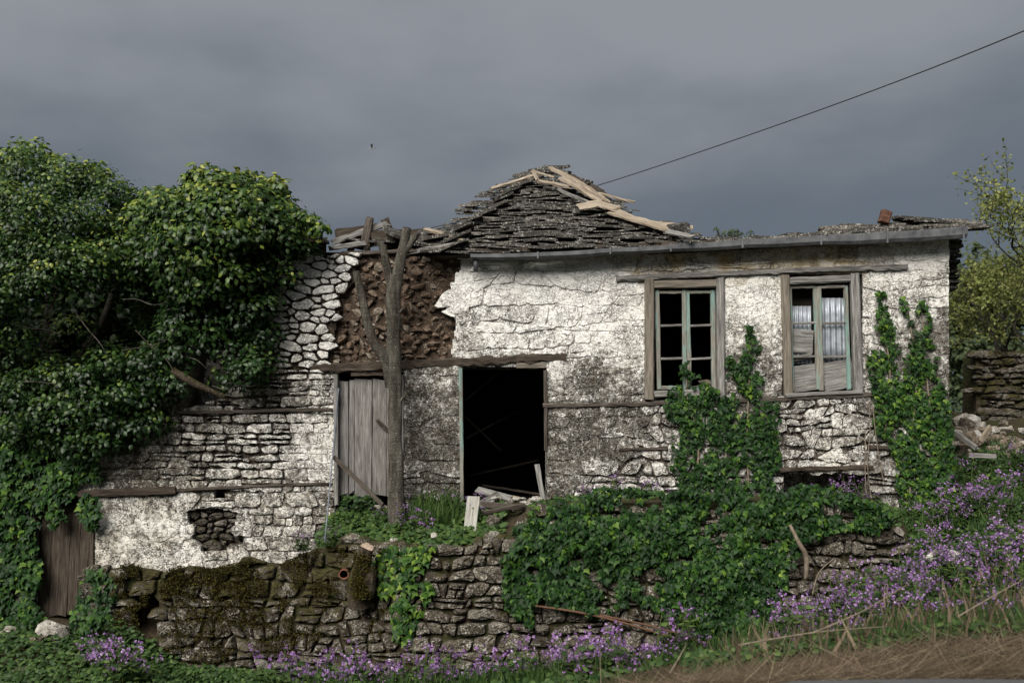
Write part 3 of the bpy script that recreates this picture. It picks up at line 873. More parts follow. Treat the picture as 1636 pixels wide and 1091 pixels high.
def shard_mesh(sx, sy, sz, seed, n=13):
    """An angular fragment: the hull of a few scattered points."""
    import bmesh
    r2 = random.Random(seed); bm = bmesh.new()
    for _ in range(n):
        v = Vector((r2.gauss(0, 1), r2.gauss(0, 1), r2.gauss(0, 1))).normalized() * r2.uniform(.75, 1.1)
        bm.verts.new(v)
    h = bmesh.ops.convex_hull(bm, input=bm.verts)
    bmesh.ops.delete(bm, geom=list(set(h['geom_interior'] + h['geom_unused'])), context='VERTS')
    bmesh.ops.bevel(bm, geom=bm.edges[:], offset=.05, segments=1, affect='EDGES', clamp_overlap=True)
    for v in bm.verts: v.co = Vector((v.co.x * sx, v.co.y * sy, v.co.z * sz))
    me = bpy.data.meshes.new('shard'); bm.to_mesh(me); bm.free()
    a = me.attributes.new('rnd', 'FLOAT', 'POINT'); a.data.foreach_set('value', [r2.random()] * len(me.vertices))
    return me
frag = []
for k in range(24):
    me = shard_mesh(1, .9, .80, 700 + k); me.materials.append(M['core']); frag.append(me)
def keep_b(x, y): return inside(BREACH, x, y) and not (540 < x < 556 and 490 < y < 508)
core_pts = [sd for sd in seeds if keep_b(sd[0], sd[1])]
core_pts.sort(key=lambda q: -q[2])
for (x, y, w, h) in core_pts[:300]:
    o = link('stone', frag[rs.randrange(24)], None, core)
    sc = w / PPM * .54
    o.matrix_basis = Matrix.Translation((U(x), .15 + .05 * n3(x * .03, y * .03) + rs.uniform(-.03, .03), Vz(y))) @ Matrix.Rotation(rs.gauss(0, .45), 4, 'Y') @ Matrix.Rotation(rs.uniform(0, 6.28), 4, 'Z') @ Matrix.Rotation(rs.gauss(0, .4), 4, 'X') @ Matrix.Diagonal((sc * rs.uniform(.8, 1.3), sc * rs.uniform(.8, 1.2), sc * rs.uniform(.7, 1.1), 1))
seeds = scatter_seeds((285, 800, 400, 900), lambda x, y: (26, 14), 900, rs)
gcells = stones(seeds, lambda x, y: inside(GASH, x, y), lambda x, y: 3.0, 1.5, lambda p, x, y: p, rs, 50)
gback = obj('gash_back', [(U(290), .21, Vz(896)), (U(392), .21, Vz(896)), (U(392), .21, Vz(808)), (U(290), .21, Vz(808))], [(0, 1, 2, 3)], M['farwall'], house, False, {'rnd': [.1] * 4, 'moss': [0] * 4})
lay_stones(gcells, 40, lambda x, y: {'rnd': rs.random(), 'moss': 0}, lambda x, y: rs.uniform(.02, .06), lambda px, py: Vector((U(px), .12 + .03 * n3(px * .05, py * .05), Vz(py))), 'farwall', gback, rs, .09, .3, True)

# the rest of the shell: side walls, back wall, floors and a cross wall added to keep the room dark
V, Fc, at = [], [], {'white': [], 'grime': [], 'tan': [], 'rnd': []}
xr = U(XR)
add_box(V, Fc, at, (xr - .5, xr - .004, .07, 5.6, -1.2, 3.62), .7, .6)
add_box(V, Fc, at, (U(-75), xr - .51, 5.1, 5.6, -2.4, 3.3), .4, .6)
add_box(V, Fc, at, (U(-75), U(-75) + .5, .07, 5.09, -2.4, 1.2), .4, .6)
o = obj('shell_wall', V, Fc, M['wall'], house, False, at)
V, Fc = box_arrays(U(728) - .35, U(728), .36, 5.09, -2.3, 3.4); obj('added_cross_wall', V, Fc, M['inside'], house)
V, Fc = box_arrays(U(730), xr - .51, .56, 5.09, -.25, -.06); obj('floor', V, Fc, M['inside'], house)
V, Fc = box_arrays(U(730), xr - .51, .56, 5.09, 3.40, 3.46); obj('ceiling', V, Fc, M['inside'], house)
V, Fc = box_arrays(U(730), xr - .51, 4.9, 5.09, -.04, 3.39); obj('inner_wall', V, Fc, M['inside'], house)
# timbers fallen about inside the dark room
for (a, b, ya, yb) in [((745, 700), (830, 655), 1.2, 2.0), ((742, 640), (790, 600), .9, 1.4), ((748, 760), (860, 735), 2.2, 2.6), ((770, 775), (868, 790), 1.6, 1.8), ((742, 665), (800, 720), 1.0, 1.9)]:
    plank('fallen_rafter', [P(*a, ya), P(*b, yb)], .035, .03, 'beam', house)

# ------------------------------------------------------------------ timber in the front wall
def beam(name, pts, hpx, mat, Y=.0, thick=.10, parent=house, **kw):
    return plank(name, [P(x, y, 0) + Vector((0, Y, 0)) for x, y in pts], hpx / PPM, thick, mat, parent, wdir=Vector((0, 0, 1)), rough=kw.pop('rough', .009), **kw)
beam('lintel', [(498, 589), (645, 583), (760, 577), (905, 570)], 14, 'darkwood', .05, .16, rough=.018)
beam('lintel', [(560, 597), (612, 596)], 8, 'darkwood', .07, .12)
beam('lacing_beam', [(868, 648), (1040, 645), (1240, 638), (1425, 629)], 5.5, 'beam', .0, .09)
beam('lacing_beam', [(285, 659), (400, 657), (531, 654)], 5.5, 'beam', .0, .09)
beam('lacing_beam', [(282, 783), (400, 776), (528, 772)], 4.5, 'beam', .0, .09)
beam('lintel', [(72, 790), (170, 787), (282, 783)], 12, 'darkwood', -.01, .14)
beam('lintel', [(985, 446), (1160, 438), (1300, 432), (1448, 427)], 8.5, 'wood', -.012, .10)
beam('lacing_beam', [(990, 718), (1066, 716)], 4.5, 'darkwood', .0, .09)
beam('lintel', [(1236, 750), (1392, 746)], 7, 'darkwood', -.01, .12)
beam('lintel', [(1384, 714), (1424, 716)], 6, 'darkwood', -.01, .12)
beam('wall_plate', [(545, 404), (640, 400), (748, 397)], 6, 'beam', .12, .14)
beam('wall_plate', [(735, 408), (790, 409)], 6, 'beam', -.03, .14)

# ------------------------------------------------------------------ doorways
d = link('plank_door', None, None, house); tag(d, 'closed door of silver-grey planks, broken along its lower edge')
for (x0, x1, y0, y1) in [(540, 557, 609, 789), (557.6, 566, 608, 786), (566.6, 594, 606, 790), (594.8, 617, 607, 786), (617.8, 642, 610, 790)]:
    y1 += rs.uniform(-2, 3)
    xm = (x0 + x1) / 2
    plank('plank', [P(xm, y1, .10), P(xm + rs.uniform(-1, 1), y0, .10)], (x1 - x0) / PPM, .035, 'doorwood', d, wdir=Vector((1, 0, 0)), ragged=.03, rough=.003)
plank('rail', [P(540, 660, .16), P(642, 655, .16)], .12, .05, 'darkwood', d)
plank('rail', [P(540, 760, .16), P(642, 757, .16)], .12, .05, 'darkwood', d)
plank('handle', [P(603, 671, .03), P(616, 684, .05)], .05, .03, 'darkwood', d)
V, Fc = box_arrays(U(536), U(645), .5, .54, Vz(830), Vz(592)); obj('shade_sheet', V, Fc, M['inside'], d)  # added dark sheet standing in for shade behind the planks
f = link('door_frame', None, None, house)
plank('post', [P(538, 806, .02), P(537, 598, .02)], .065, .10, 'wood', f, wdir=Vector((1, 0, 0)))
plank('post', [P(642, 806, .04), P(643, 598, .04)], .06, .10, 'wood', f, wdir=Vector((1, 0, 0)))
f = link('door_frame', None, None, house)
plank('post', [P(738.5, 802, .02), P(736, 588, .02)], .055, .12, 'green', f, wdir=Vector((1, 0, 0)))
plank('post', [P(872, 720, .02), P(871, 592, .02)], .045, .12, 'beam', f, wdir=Vector((1, 0, 0)))
plank('head', [P(824, 584, .02), P(871, 584, .03)], .085, .06, 'greenfaint', f, wdir=Vector((0, 0, 1)))
d = link('cellar_door', None, None, house); tag(d, 'dark brown plank door sagging in the low doorway')
for k, (x0, x1) in enumerate([(66, 81), (82, 96), (97, 111), (112, 127), (128, 141)]):
    xm = (x0 + x1) / 2
    plank('plank', [P(xm - 4, 985 - k * 2, .05 + .01 * (k % 2)), P(xm + 4, 806 + k, .09 + .01 * (k % 2))], (x1 - x0 + 1) / PPM, .04, 'darkwood', d, wdir=Vector((1, 0, 0)), ragged=.03, rough=.006)
plank('post', [P(147, 985, .08), P(148, 800, .08)], .08, .10, 'darkwood', d, wdir=Vector((1, 0, 0)))

# ------------------------------------------------------------------ windows
X1 = Vector((1, 0, 0)); Z1 = Vector((0, 0, 1))
def bar(name, a, b, wpx, th, mat, parent, Y, horiz=False, **kw):
    return plank(name, [P(a[0], a[1], 0) + Vector((0, Y, 0)), P(b[0], b[1], 0) + Vector((0, Y, 0))], wpx / PPM, th, mat, parent, wdir=Z1 if horiz else X1, **kw)
wa = link('window', None, None, house); tag(wa, 'empty six-pane casement window with grey frame and climbing ivy')
bar('frame_post', (1037, 638), (1037, 447), 15, .12, 'greenfaint', wa, .0)
bar('frame_post', (1151.5, 636), (1150, 445), 13, .12, 'wood', wa, .0)
bar('head', (1044, 455), (1144, 453), 13, .10, 'greenfaint', wa, .015, True)
bar('sill', (1045, 630), (1146, 627), 11, .13, 'wood', wa, .0, True)
for (x0, x1, s, lean) in [(1047, 1097, -1, 3), (1095.5, 1143, 1, 4)]:
    sash = link('sash', None, None, wa)
    yt, yb = 463, 622
    bar('stile', (x0 + 3.5 + lean, yb), (x0 + 3.5, yt), 7, .045, 'green', wa, .05 + .012 * (s > 0))
    bar('stile', (x1 - 3.5 + lean * .6, yb), (x1 - 3.5, yt), 7, .045, 'green', wa, .052 + .012 * (s > 0))
    bar('rail', (x0 + 6, yt + 3), (x1 - 6, yt + 3), 5, .04, 'green', wa, .055, True)
    bar('rail', (x0 + 8, yb - 3), (x1 - 6, yb - 3), 6, .04, 'green', wa, .055, True)
    for ym in (519.5, 572.5):
        bar('muntin', (x0 + 6, ym + .6), (x1 - 5, ym - .8), 3.6, .03, 'wood', wa, .052, True, rough=.002, ragged=.003)
    bpy.data.objects.remove(sash)
wb = link('window', None, None, house); tag(wb, 'casement window stopped up with corrugated tin and grey boards')
bar('frame_post', (1259, 631), (1253.5, 441), 14, .12, 'greenfaint', wb, .0)
bar('frame_post', (1371, 628), (1365, 437), 14, .12, 'wood', wb, .0)
bar('head', (1260, 449), (1360, 445), 11, .10, 'wood', wb, .015, True)
bar('sill', (1254, 632), (1376, 626), 6, .13, 'wood', wb, -.005, True)
for (x0, x1, s, lean) in [(1260, 1307, -1, 5), (1307, 1356, 1, 6)]:
    yt, yb = 456, 624
    bar('stile', (x0 + 3 + lean * .7, yb), (x0 + 3, yt), 6.5, .045, 'green', wb, .05)
    bar('stile', (x1 - 3 + lean, yb - 2), (x1 - 3, yt), 6.5, .045, 'green', wb, .062)
    bar('rail', (x0 + 5, yt + 2), (x1 - 5, yt + 1), 5, .04, 'green', wb, .055, True)
    for ym in (515.5, 569):
        bar('muntin', (x0 + 6, ym + .6), (x1 - 2, ym - .4), 3.6, .03, 'wood', wb, .052, True, rough=.002, ragged=.003)
def tin(x0, x1, y0, y1, Y, waves, tilt=0):
    V = []; nu = waves * 8
    for j in range(5):
        for i in range(nu + 1):
            u = i / nu
            p = P(lerp(x0, x1, u) + tilt * j / 4, lerp(y0, y1, j / 4), 0)
            V.append((p.x, Y + .013 * math.sin(u * waves * 2 * math.pi), p.z))
    Fc = [(j * (nu + 1) + i, (j + 1) * (nu + 1) + i, (j + 1) * (nu + 1) + i + 1, j * (nu + 1) + i + 1) for j in range(4) for i in range(nu)]
    o = obj('tin_sheet', V, Fc, M['tin'], wb, True)
    md = o.modifiers.new('thickness', 'SOLIDIFY'); md.thickness = .002
tin(1266, 1300, 487, 580, .13, 5, 2)
tin(1312, 1357, 474, 580, .125, 5, 2)
bar('board', (1266, 543), (1302, 545), 37, .02, 'wood', wb, .098, True)
bar('board', (1267, 572), (1300, 568), 9, .02, 'wood', wb, .096, True)
bar('board', (1268, 606), (1309, 600), 42, .02, 'wood', wb, .090, True)
bar('board', (1317, 603), (1366, 594), 46, .02, 'wood', wb, .088, True)
V, Fc = box_arrays(U(1255), U(1374), .30, .33, Vz(630), Vz(440)); obj('shade_sheet', V, Fc, M['inside'], wb)  # added dark sheet standing in for the shade behind the sashes

# ------------------------------------------------------------------ roof
rr = random.Random(3)
Zof = lambda py, Y: CZ + (HY - py) * (D + Y) / F
Xof = lambda px, Y: (px - CX) * (D + Y) / F
EZ = interp([(-5, Zof(402, -.4)), (Xof(690, -.4), Zof(402, -.4)), (Xof(1110, -.4), Zof(387, -.4)), (Xof(1300, -.4), Zof(377, -.4)), (Xof(1550, -.4), Zof(364, -.4))])
Ya, Za = 2.35, Zof(284, 2.35)
A0, A1 = Xof(832, Ya), Xof(893, Ya)
V = [(Xof(696, -.2), -.2, EZ(0) - .06), (Xof(1104, -.2), -.2, EZ(2.4) - .06), (A1, Ya, Za - .10), (A0, Ya, Za - .10),
     (Xof(696, -.34), 5.3, EZ(0) - .3), (Xof(1104, -.34), 5.3, EZ(0) - .3), (U(1530), -.2, EZ(U(1530)) - .06), (U(1530), 2.4, EZ(U(1530)) + .30), (U(1104), 2.4, EZ(U(1104)) + .33), (U(1530), 5.6, 3.45)]
Fc = [(0, 1, 2, 3), (0, 3, 4), (3, 2, 5, 4), (1, 5, 2), (1, 6, 7, 8), (8, 7, 9, 5), (6, 9, 7), (0, 4, 5, 1), (1, 5, 9, 6)]
V2 = {'g': np.array(V) * np.array([1, 1, 1]), 'rnd': np.full(len(V), .6)}
roof = obj('roof', V, Fc, M['darkwood'], house, False, V2)

SL = []
def slate(p, w, dp, th, tilt, yaw=0.0, roll=0.0, rnd=None):
    """A thin split stone slab; p is the middle of its front lower edge."""
    out = []
    hw = w / 2
    for (a, b) in [(-hw, 0), (-hw * .35, -.02), (hw * .3, -.012), (hw, 0), (hw * 1.0, dp * .6), (hw * .8, dp), (-hw * .75, dp), (-hw, dp * .55)]:
        out.append((a + rr.uniform(-.04, .04) * w, b + rr.uniform(-.025, .025)))
    ct, st = math.cos(tilt), math.sin(tilt)
    V = []
    for lev in (0, 1):
        for (a, b) in out:
            a2 = a * (1 - .02 * lev); z = th * lev + rr.uniform(-.18, .18) * th
            x, y = a2, b + (.012 * lev)
            v = Vector((x, y * ct - z * st, y * st + z * ct))
            v = Matrix.Rotation(roll, 3, 'Y') @ v
            v = Matrix.Rotation(yaw, 3, 'Z') @ v
            V.append(p + v)
    Fc = [tuple(range(7, -1, -1)), tuple(range(8, 16))] + [(i, (i + 1) % 8, 8 + (i + 1) % 8, 8 + i) for i in range(8)]
    SL.append((w, V, Fc, rr.random() if rnd is None else rnd))

Lf = interp([(0, 676), (.14, 684), (.27, 696), (.34, 716), (.44, 738), (.52, 751), (.64, 758), (.72, 770), (.81, 788), (.9, 808), (1, 832)])
Rf = interp([(0, 1106), (.10, 1082), (.2, 1052), (.34, 1020), (.48, 982), (.62, 962), (.78, 938), (.92, 905), (1, 893)])
NROW = 36
for i in range(NROW):
    t = i / (NROW - 1)
    Y = lerp(-.26, Ya - .08, t)
    xl, xr_ = Xof(Lf(t), Y), Xof(Rf(t), Y)
    x = xl - rr.uniform(0, .1)
    while x < xr_:
        w = rr.choice([.14, .2, .26, .34, .44]) * rr.uniform(.85, 1.15)
        f = (x + w / 2 - xl) / max(xr_ - xl, .1)
        e = EZ(lerp(Xof(696, -.4), Xof(1104, -.4), f))
        z = lerp(e, Za, t) + .025 * n3(x * 1.2, i * .3) + rr.uniform(-.02, .025)
        slate(Vector((x + w / 2, Y + rr.uniform(-.05, .04), z - .02)), w * 1.08, rr.uniform(.30, .42), rr.uniform(.012, .032), math.radians(rr.uniform(9, 20)), rr.uniform(-.25, .25), rr.uniform(-.07, .07))
        x += w * rr.uniform(.84, 1.0)
# left hip, facing away to the side
for i in range(10):
    t = i / 10
    y0 = lerp(-.3, Ya, t)
    x0 = Xof(Lf(t), y0) + .22
    for k in range(3):
        y = y0 + .25 + k * .55
        if y > 4.6: break
        slate(Vector((x0, y, lerp(EZ(0), Za, t) - .03)), .55, .45, .035, math.radians(25), -math.pi / 2 + rr.uniform(-.1, .1))
# low roof towards the right corner
x = U(1104)
while x < U(1530):
    px = CX + x * F / (D - .4)
    heap = px > 1320
    w = rr.uniform(.35, .60) if heap else rr.uniform(.22, .38)
    lay = rr.choice([4, 5, 6, 6]) if heap else rr.choice([1, 2])
    for k in range(lay):
        Y = -.30 + k * .10 + rr.uniform(-.03, .03)
        slate(Vector((x + w / 2 + rr.uniform(-.1, .1), Y, EZ(x + w / 2) + .012 + k * .042)), w * rr.uniform(.9, 1.3), .5, rr.uniform(.025, .045), math.radians(rr.uniform(4, 11)), rr.uniform(-.25, .25), rr.uniform(-.06, .06), rr.uniform(.2, 1) if heap else rr.uniform(.5, 1))
    x += w * .9
for k in range(3):
    slate(P(1498 - k * 14, 356 - k * 2.5, -.1 + k * .1), .62, .5, .04, math.radians(8), rr.uniform(-.1, .1), .05 + .02 * k)
# slates sagging down the verge at the right corner
for k in range(11):
    py = 378 + k * 8.2
    slate(P(1523 - k * .6 + rr.uniform(-2, 2), py, .05 + .06 * k), rr.uniform(.22, .32) * (1.25 if k == 10 else 1), .5, .05, math.radians(-6), rr.uniform(-.2, .2), rr.uniform(-.1, .12))
# ridge heap and loose slates
for (px, py, Y, w, roll) in [(840, 279, 2.3, .34, -.25), (862, 272, 2.35, .36, -.14), (885, 269, 2.4, .34, .02), (902, 270, 2.4, .22, -.35), (931, 290, 2.2, .28, .3), (955, 304, 2.1, .22, .35),
                             (848, 282, 2.2, .26, -.2), (873, 276, 2.25, .3, .05), (896, 276, 2.3, .26, .2), (748, 330, 1.0, .30, -.05), (742, 338, .9, .26, -.05), (700, 380, .1, .5, -.12), (880, 313, 1.6, .30, 0)]:
    slate(P(px, py, Y), w, .35, .045, math.radians(12), rr.uniform(-.2, .2), roll, .97 if (px, py) in ((748, 330), (880, 313)) else None)
slate(P(1090, 372, -.1), .28, .3, .13, math.radians(10), .2, -.12, .4)
# slates slipped over the collapsed left part
for k in range(34):
    px = rr.uniform(560, 735); Y = rr.uniform(-.1, 1.2)
    slate(P(px, rr.uniform(378, 396), Y), rr.uniform(.25, .5), .4, .035, math.radians(rr.uniform(-5, 30)), rr.uniform(-.5, .5), rr.uniform(-.3, .3), rr.uniform(0, .6))
for k in range(12):
    slate(P(rr.uniform(405, 500), rr.uniform(374, 392), rr.uniform(-.5, .3)), rr.uniform(.3, .55), .5, .035, math.radians(rr.uniform(0, 14)), rr.uniform(-.2, .2), rr.uniform(-.1, .1), rr.uniform(0, .5))
SL.sort(key=lambda s: -s[0])
RV, RF, RA = [], [], []
for i, (w, V, Fc, r) in enumerate(SL):
    if i < 300:
        obj('slate', V, Fc, M['slate'], roof, False, {'rnd': [r] * 16, 'moss': [0] * 16})
    else:
        o = len(RV); RV += V; RF += [tuple(q + o for q in f) for f in Fc]; RA += [r] * 16
if RV: tag(obj('small_slates', RV, RF, M['slate'], roof, False, {'rnd': RA, 'moss': [0] * len(RV)}), kind='stuff')

# bare boards and split rafters
def rboard(pts, w, th, mat, wd=None, name='roof_board', **kw):
    dy = -.32 if name == 'roof_board' and pts[0][0] > 760 else 0
    plank(name, [P(p[0], p[1], p[2] + dy) for p in pts], w * 1.15, th, mat, roof, wdir=wd, rough=.007, ragged=.05, **kw)
nrm = Vector((0, -.55, .83))
SLW = Vector((0, .83, .55))
rboard([(786, 302, 1.8), (852, 281, 2.1)], .07, .03, 'tanwood', SLW)
rboard([(852, 275, 2.1), (861, 291, 1.9)], .06, .03, 'tanwood', SLW)
rboard([(852, 274, 2.15), (883, 283, 2.1)], .05, .025, 'tanwood', SLW)
rboard([(880, 269, 2.2), (922, 290, 1.9), (968, 321, 1.3)], .10, .035, 'tanwood', SLW)
rboard([(896, 284, 1.95), (935, 306, 1.6), (962, 320, 1.25)], .14, .03, 'tanwood', SLW)
rboard([(863, 290, 1.9), (912, 299, 1.75)], .08, .03, 'tanwood', SLW)
rboard([(894, 304, 1.6), (943, 325, 1.2)], .05, .03, 'wood', SLW)
rboard([(950, 308, 1.7), (1012, 323, 1.6)], .05, .03, 'tanwood', SLW)
rboard([(927, 331, 1.05), (955, 325, 1.1), (985, 334, 1.0)], .22, .025, 'tanwood', SLW)
rboard([(968, 328, 1.2), (1005, 347, .8), (1050, 358, .6), (1104, 364, .5)], .12, .03, 'tanwood', SLW)
rboard([(972, 338, 1.0), (1015, 352, .6), (1060, 365, .35), (1100, 372, .3)], .11, .03, 'tanwood', SLW)
rboard([(1000, 350, .9), (1045, 365, .6), (1075, 372, .5)], .18, .03, 'darkwood', SLW)
rboard([(908, 280, 2.5), (946, 300, 2.3), (962, 312, 2.1)], .2, .04, 'darkwood', SLW)
rboard([(1064, 370, .2), (1108, 379, -.2)], .08, .03, 'wood', SLW)
rboard([(530, 388, .2), (575, 372, .3), (620, 357, .4)], .07, .05, 'wood', None, 'broken_rafter')
rboard([(583, 388, .3), (591, 350, .3)], .10, .09, 'beam', None, 'broken_rafter')
rboard([(530, 396, .0), (582, 389, .1)], .06, .06, 'wood', None, 'broken_rafter')
rboard([(615, 352, .5), (633, 398, .5)], .11, .09, 'darkwood', None, 'broken_rafter')
rboard([(612, 391, .6), (631, 367, .6)], .05, .04, 'wood', None, 'broken_rafter')
rboard([(655, 403, .1), (735, 390, -.1)], .06, .05, 'wood', None, 'broken_rafter')
rboard([(679, 366, .3), (707, 374, .2), (740, 384, .0)], .08, .03, 'tanwood', SLW, 'roof_board')
rboard([(570, 379, .8), (690, 375, .8)], .16, .05, 'darkwood', None, 'broken_rafter')
rboard([(630, 388, 1.0), (740, 384, 1.0)], .22, .05, 'darkwood', None, 'broken_rafter')
rboard([(540, 374, 1.0), (600, 366, 1.1)], .14, .05, 'darkwood', None, 'broken_rafter')
rboard([(395, 376, -.45), (460, 372, -.4), (505, 385, -.3)], .30, .03, 'darkwood', Vector((0, .9, .2)), 'eaves_board')
rboard([(395, 380, -.1), (500, 384, .0)], .55, .03, 'darkwood', Vector((0, .9, .1)), 'eaves_board')
rboard([(395, 396, .02), (520, 392, .02)], .2, .05, 'darkwood', Z1, 'eaves_board')
for k in range(7):
    px = 560 + k * 27
    rboard([(px, 398, .1), (px + rr.uniform(-12, 12), 372 + rr.uniform(-4, 8), 2.2)], .09, .09, 'darkwood', None, 'broken_rafter')
plank('chimney_brick', [P(1411, 356, .0), P(1417, 337, .0)], .15, .12, 'brick', roof, wdir=X1, seed=2)

# eaves gutter of dull zinc in six lengths, with its straps and a stub of downpipe
gut = link('gutter', None, None, house); tag(gut, 'sagging grey zinc gutter along the eaves')
gp = [(752, 411), (865, 409), (980, 402), (1076, 397), (1190, 390), (1315, 384), (1420, 380), (1541, 372)]
gh = interp([(752, 8), (1000, 9), (1200, 13), (1541, 18)])
for k in range(len(gp) - 1):
    V = []
    n = 8
    for i in range(n + 1):
        t = i / n * 1.01
        px, py = lerp(gp[k][0], gp[k + 1][0], t), lerp(gp[k][1], gp[k + 1][1], t) + 1.0 * math.sin(math.pi * t) + .5 * n3(px * .03, 2) if i else gp[k][1]
        h = gh(px) / PPM * (1.0 if k % 2 else .95)
        c = P(px, py, -.28)
        for (a, b) in [(-.075, .5), (-.085, .44), (-.08, -.2), (-.05, -.5), (.02, -.5), (.07, -.2), (.075, .5)]:
            V.append((c.x, c.y + a + (.004 if k % 2 else 0), c.z + b * h + .003 * n3(px * .1, a * 30)))
    Fc = [(i * 7 + q, i * 7 + q + 1, (i + 1) * 7 + q + 1, (i + 1) * 7 + q) for i in range(n) for q in range(6)]
    Fc += [tuple(range(7)), tuple(n * 7 + q for q in range(6, -1, -1))]
    o = obj('gutter_length', V, Fc, M['zinc'], gut)
    c = P(gp[k + 1][0] - 6, gp[k + 1][1], -.28); h = gh(gp[k + 1][0]) / PPM
    V, Fc = box_arrays(c.x - .012, c.x + .012, c.y - .10, c.y - .088, c.z - h * .62, c.z + h * .55)
    obj('strap', V, Fc, M['zinc'], gut)
tube('downpipe_stub', [P(760, 414, -.27), P(760, 433, -.25)], [.035, .035], 'zinc', gut, 10, 0, 2)
plank('fascia', [P(760, 404, -.19), P(1100, 391, -.19), P(1535, 374, -.19)], .10, .03, 'darkwood', house, wdir=Z1)

# ------------------------------------------------------------------ retaining wall and the terrace behind it
rwall = thing('retaining_wall', 'rough dry-stone retaining wall with moss below the house', 'stone wall', P(800, 1090, -1.4))
Yc = interp([(100, -.10), (300, -.14), (450, -.22), (560, -.55), (640, -1.25), (760, -1.4), (1400, -1.4), (1500, -1.2)])
rtop = interp([(120, 935), (150, 908), (210, 900), (260, 912), (300, 900), (340, 908), (400, 893), (450, 900), (500, 876), (560, 858), (600, 872), (700, 880), (760, 866), (830, 848), (852, 818), (900, 803), (1000, 800), (1250, 795), (1350, 800), (1405, 832), (1450, 850), (1475, 890)])
rbot = lambda x: 1125 if x < 1000 else lerp(1125, 960, (x - 1000) / 475)
HOLE = (205, 955, 246, 1006)
def rsurf(px, py):
    v = P(px, py, Yc(px)); v.y -= (py - 900) * .0006; return v
xs = np.arange(128, 1480, 9.0)
V, Fc = [], []
NV = 26
for x in xs:
    for j in range(NV):
        y = lerp(rtop(x) + 5, rbot(x) + 20, j / (NV - 1)); v = rsurf(x, y)
        inh = HOLE[0] - 4 < x < HOLE[2] + 4 and HOLE[1] - 4 < y < HOLE[3] + 4
        V.append((v.x, v.y + (.055 if not inh else .5) + .02 * n3(x * .05, y * .05), v.z))
    v = rsurf(x, rtop(x) + 3); V.append((v.x, v.y + .55, v.z + .04))
m_ = NV + 1
for i in range(len(xs) - 1):
    for j in range(NV - 1): Fc.append((i * m_ + j, i * m_ + j + 1, (i + 1) * m_ + j + 1, (i + 1) * m_ + j))
    Fc.append((i * m_, (i + 1) * m_, (i + 1) * m_ + NV, i * m_ + NV))
core2 = obj('earth_core', V, Fc, M['ground'], rwall, False)
rs = random.Random(77)
def keep_r(x, y): return 132 < x < 1474 and rtop(x) < y < rbot(x) and not (HOLE[0] < x < HOLE[2] and HOLE[1] < y < HOLE[3])
rcells = coursed((110, 780, 1490, 1140), lambda x, y: (30, 19 if x < 1200 else 26), keep_r, lambda x, y: 2.6, lambda p, x, y: p, rs, .32, 13)
mossy_a = lambda x, y: max(0.0, min(1.0, 1.15 - abs(x - 370) / 330)) * max(.25, min(1, (1010 - y) / 70)) + .15 * (y < 880)
lay_stones(rcells, 300, lambda x, y: {'rnd': rs.random() * (1 if x < 560 else .75), 'moss': mossy_a(x, y) + rs.uniform(-.15, .15)}, lambda x, y: rs.uniform(.03, .085), rsurf, 'rwall', rwall, rs, .10, .16, True)
# coping stones along the top
for k, x in enumerate([rs.uniform(545, 860) for _ in range(17)] + []):
    v = rsurf(x, rtop(x) + 2)
    V, Fc = [], []
    w, h, dd = rs.uniform(.08, .19), rs.uniform(.05, .10), rs.uniform(.10, .2)
    ico = []
    for a in range(7):
        for b in range(5):
            th = 2 * math.pi * a / 7; ph = math.pi * (b + .5) / 5
            r = 1 + rs.uniform(-.16, .16)
            V.append((v.x + w * r * math.cos(th) * math.sin(ph), v.y + .12 + dd * r * math.sin(th) * math.sin(ph), v.z + h * r * math.cos(ph)))
    Fc = [(a * 5 + b, a * 5 + b + 1, ((a + 1) % 7) * 5 + b + 1, ((a + 1) % 7) * 5 + b) for a in range(7) for b in range(4)]
    Fc += [tuple(a * 5 for a in range(7)), tuple(a * 5 + 4 for a in range(6, -1, -1))]
    obj('coping_stone', V, Fc, M['rwall'], rwall, False, {'rnd': [rs.random()] * 35, 'moss': [rs.uniform(.1, .9)] * 35})
# moss tufts
def noise_np(X, Y, s, o): return np.array([n3(x * s, y * s, o) for x, y in zip(X, Y)])
n = 60000
X = NR.uniform(150, 620, n); Y = np.array([rtop(x) for x in X]) + NR.uniform(0, 1, n) ** 1.3 * 150
q = noise_np(X, Y, .022, 7.0) + .6 * noise_np(X, Y, .07, 2.0) + .12 - .9 * (np.abs(X - 370) / 330) ** 2
ok = q > .05
X, Y = X[ok], Y[ok]
Pn = np.array([rsurf(x, y) for x, y in zip(X, Y)]); Pn[:, 1] -= NR.uniform(.0, .11, len(X))
Nn = NR.normal(0, 1, (len(X), 3)); Tn = np.stack([NR.normal(0, .5, len(X)), NR.normal(-.8, .4, len(X)), NR.normal(.3, .6, len(X))], 1)
o = cloud('moss', Pn, Nn, Tn, NR.uniform(.014, .034, len(X)), (QUAD_T, QUAD_F), 'mossleaf', rwall); o['kind'] = 'stuff'

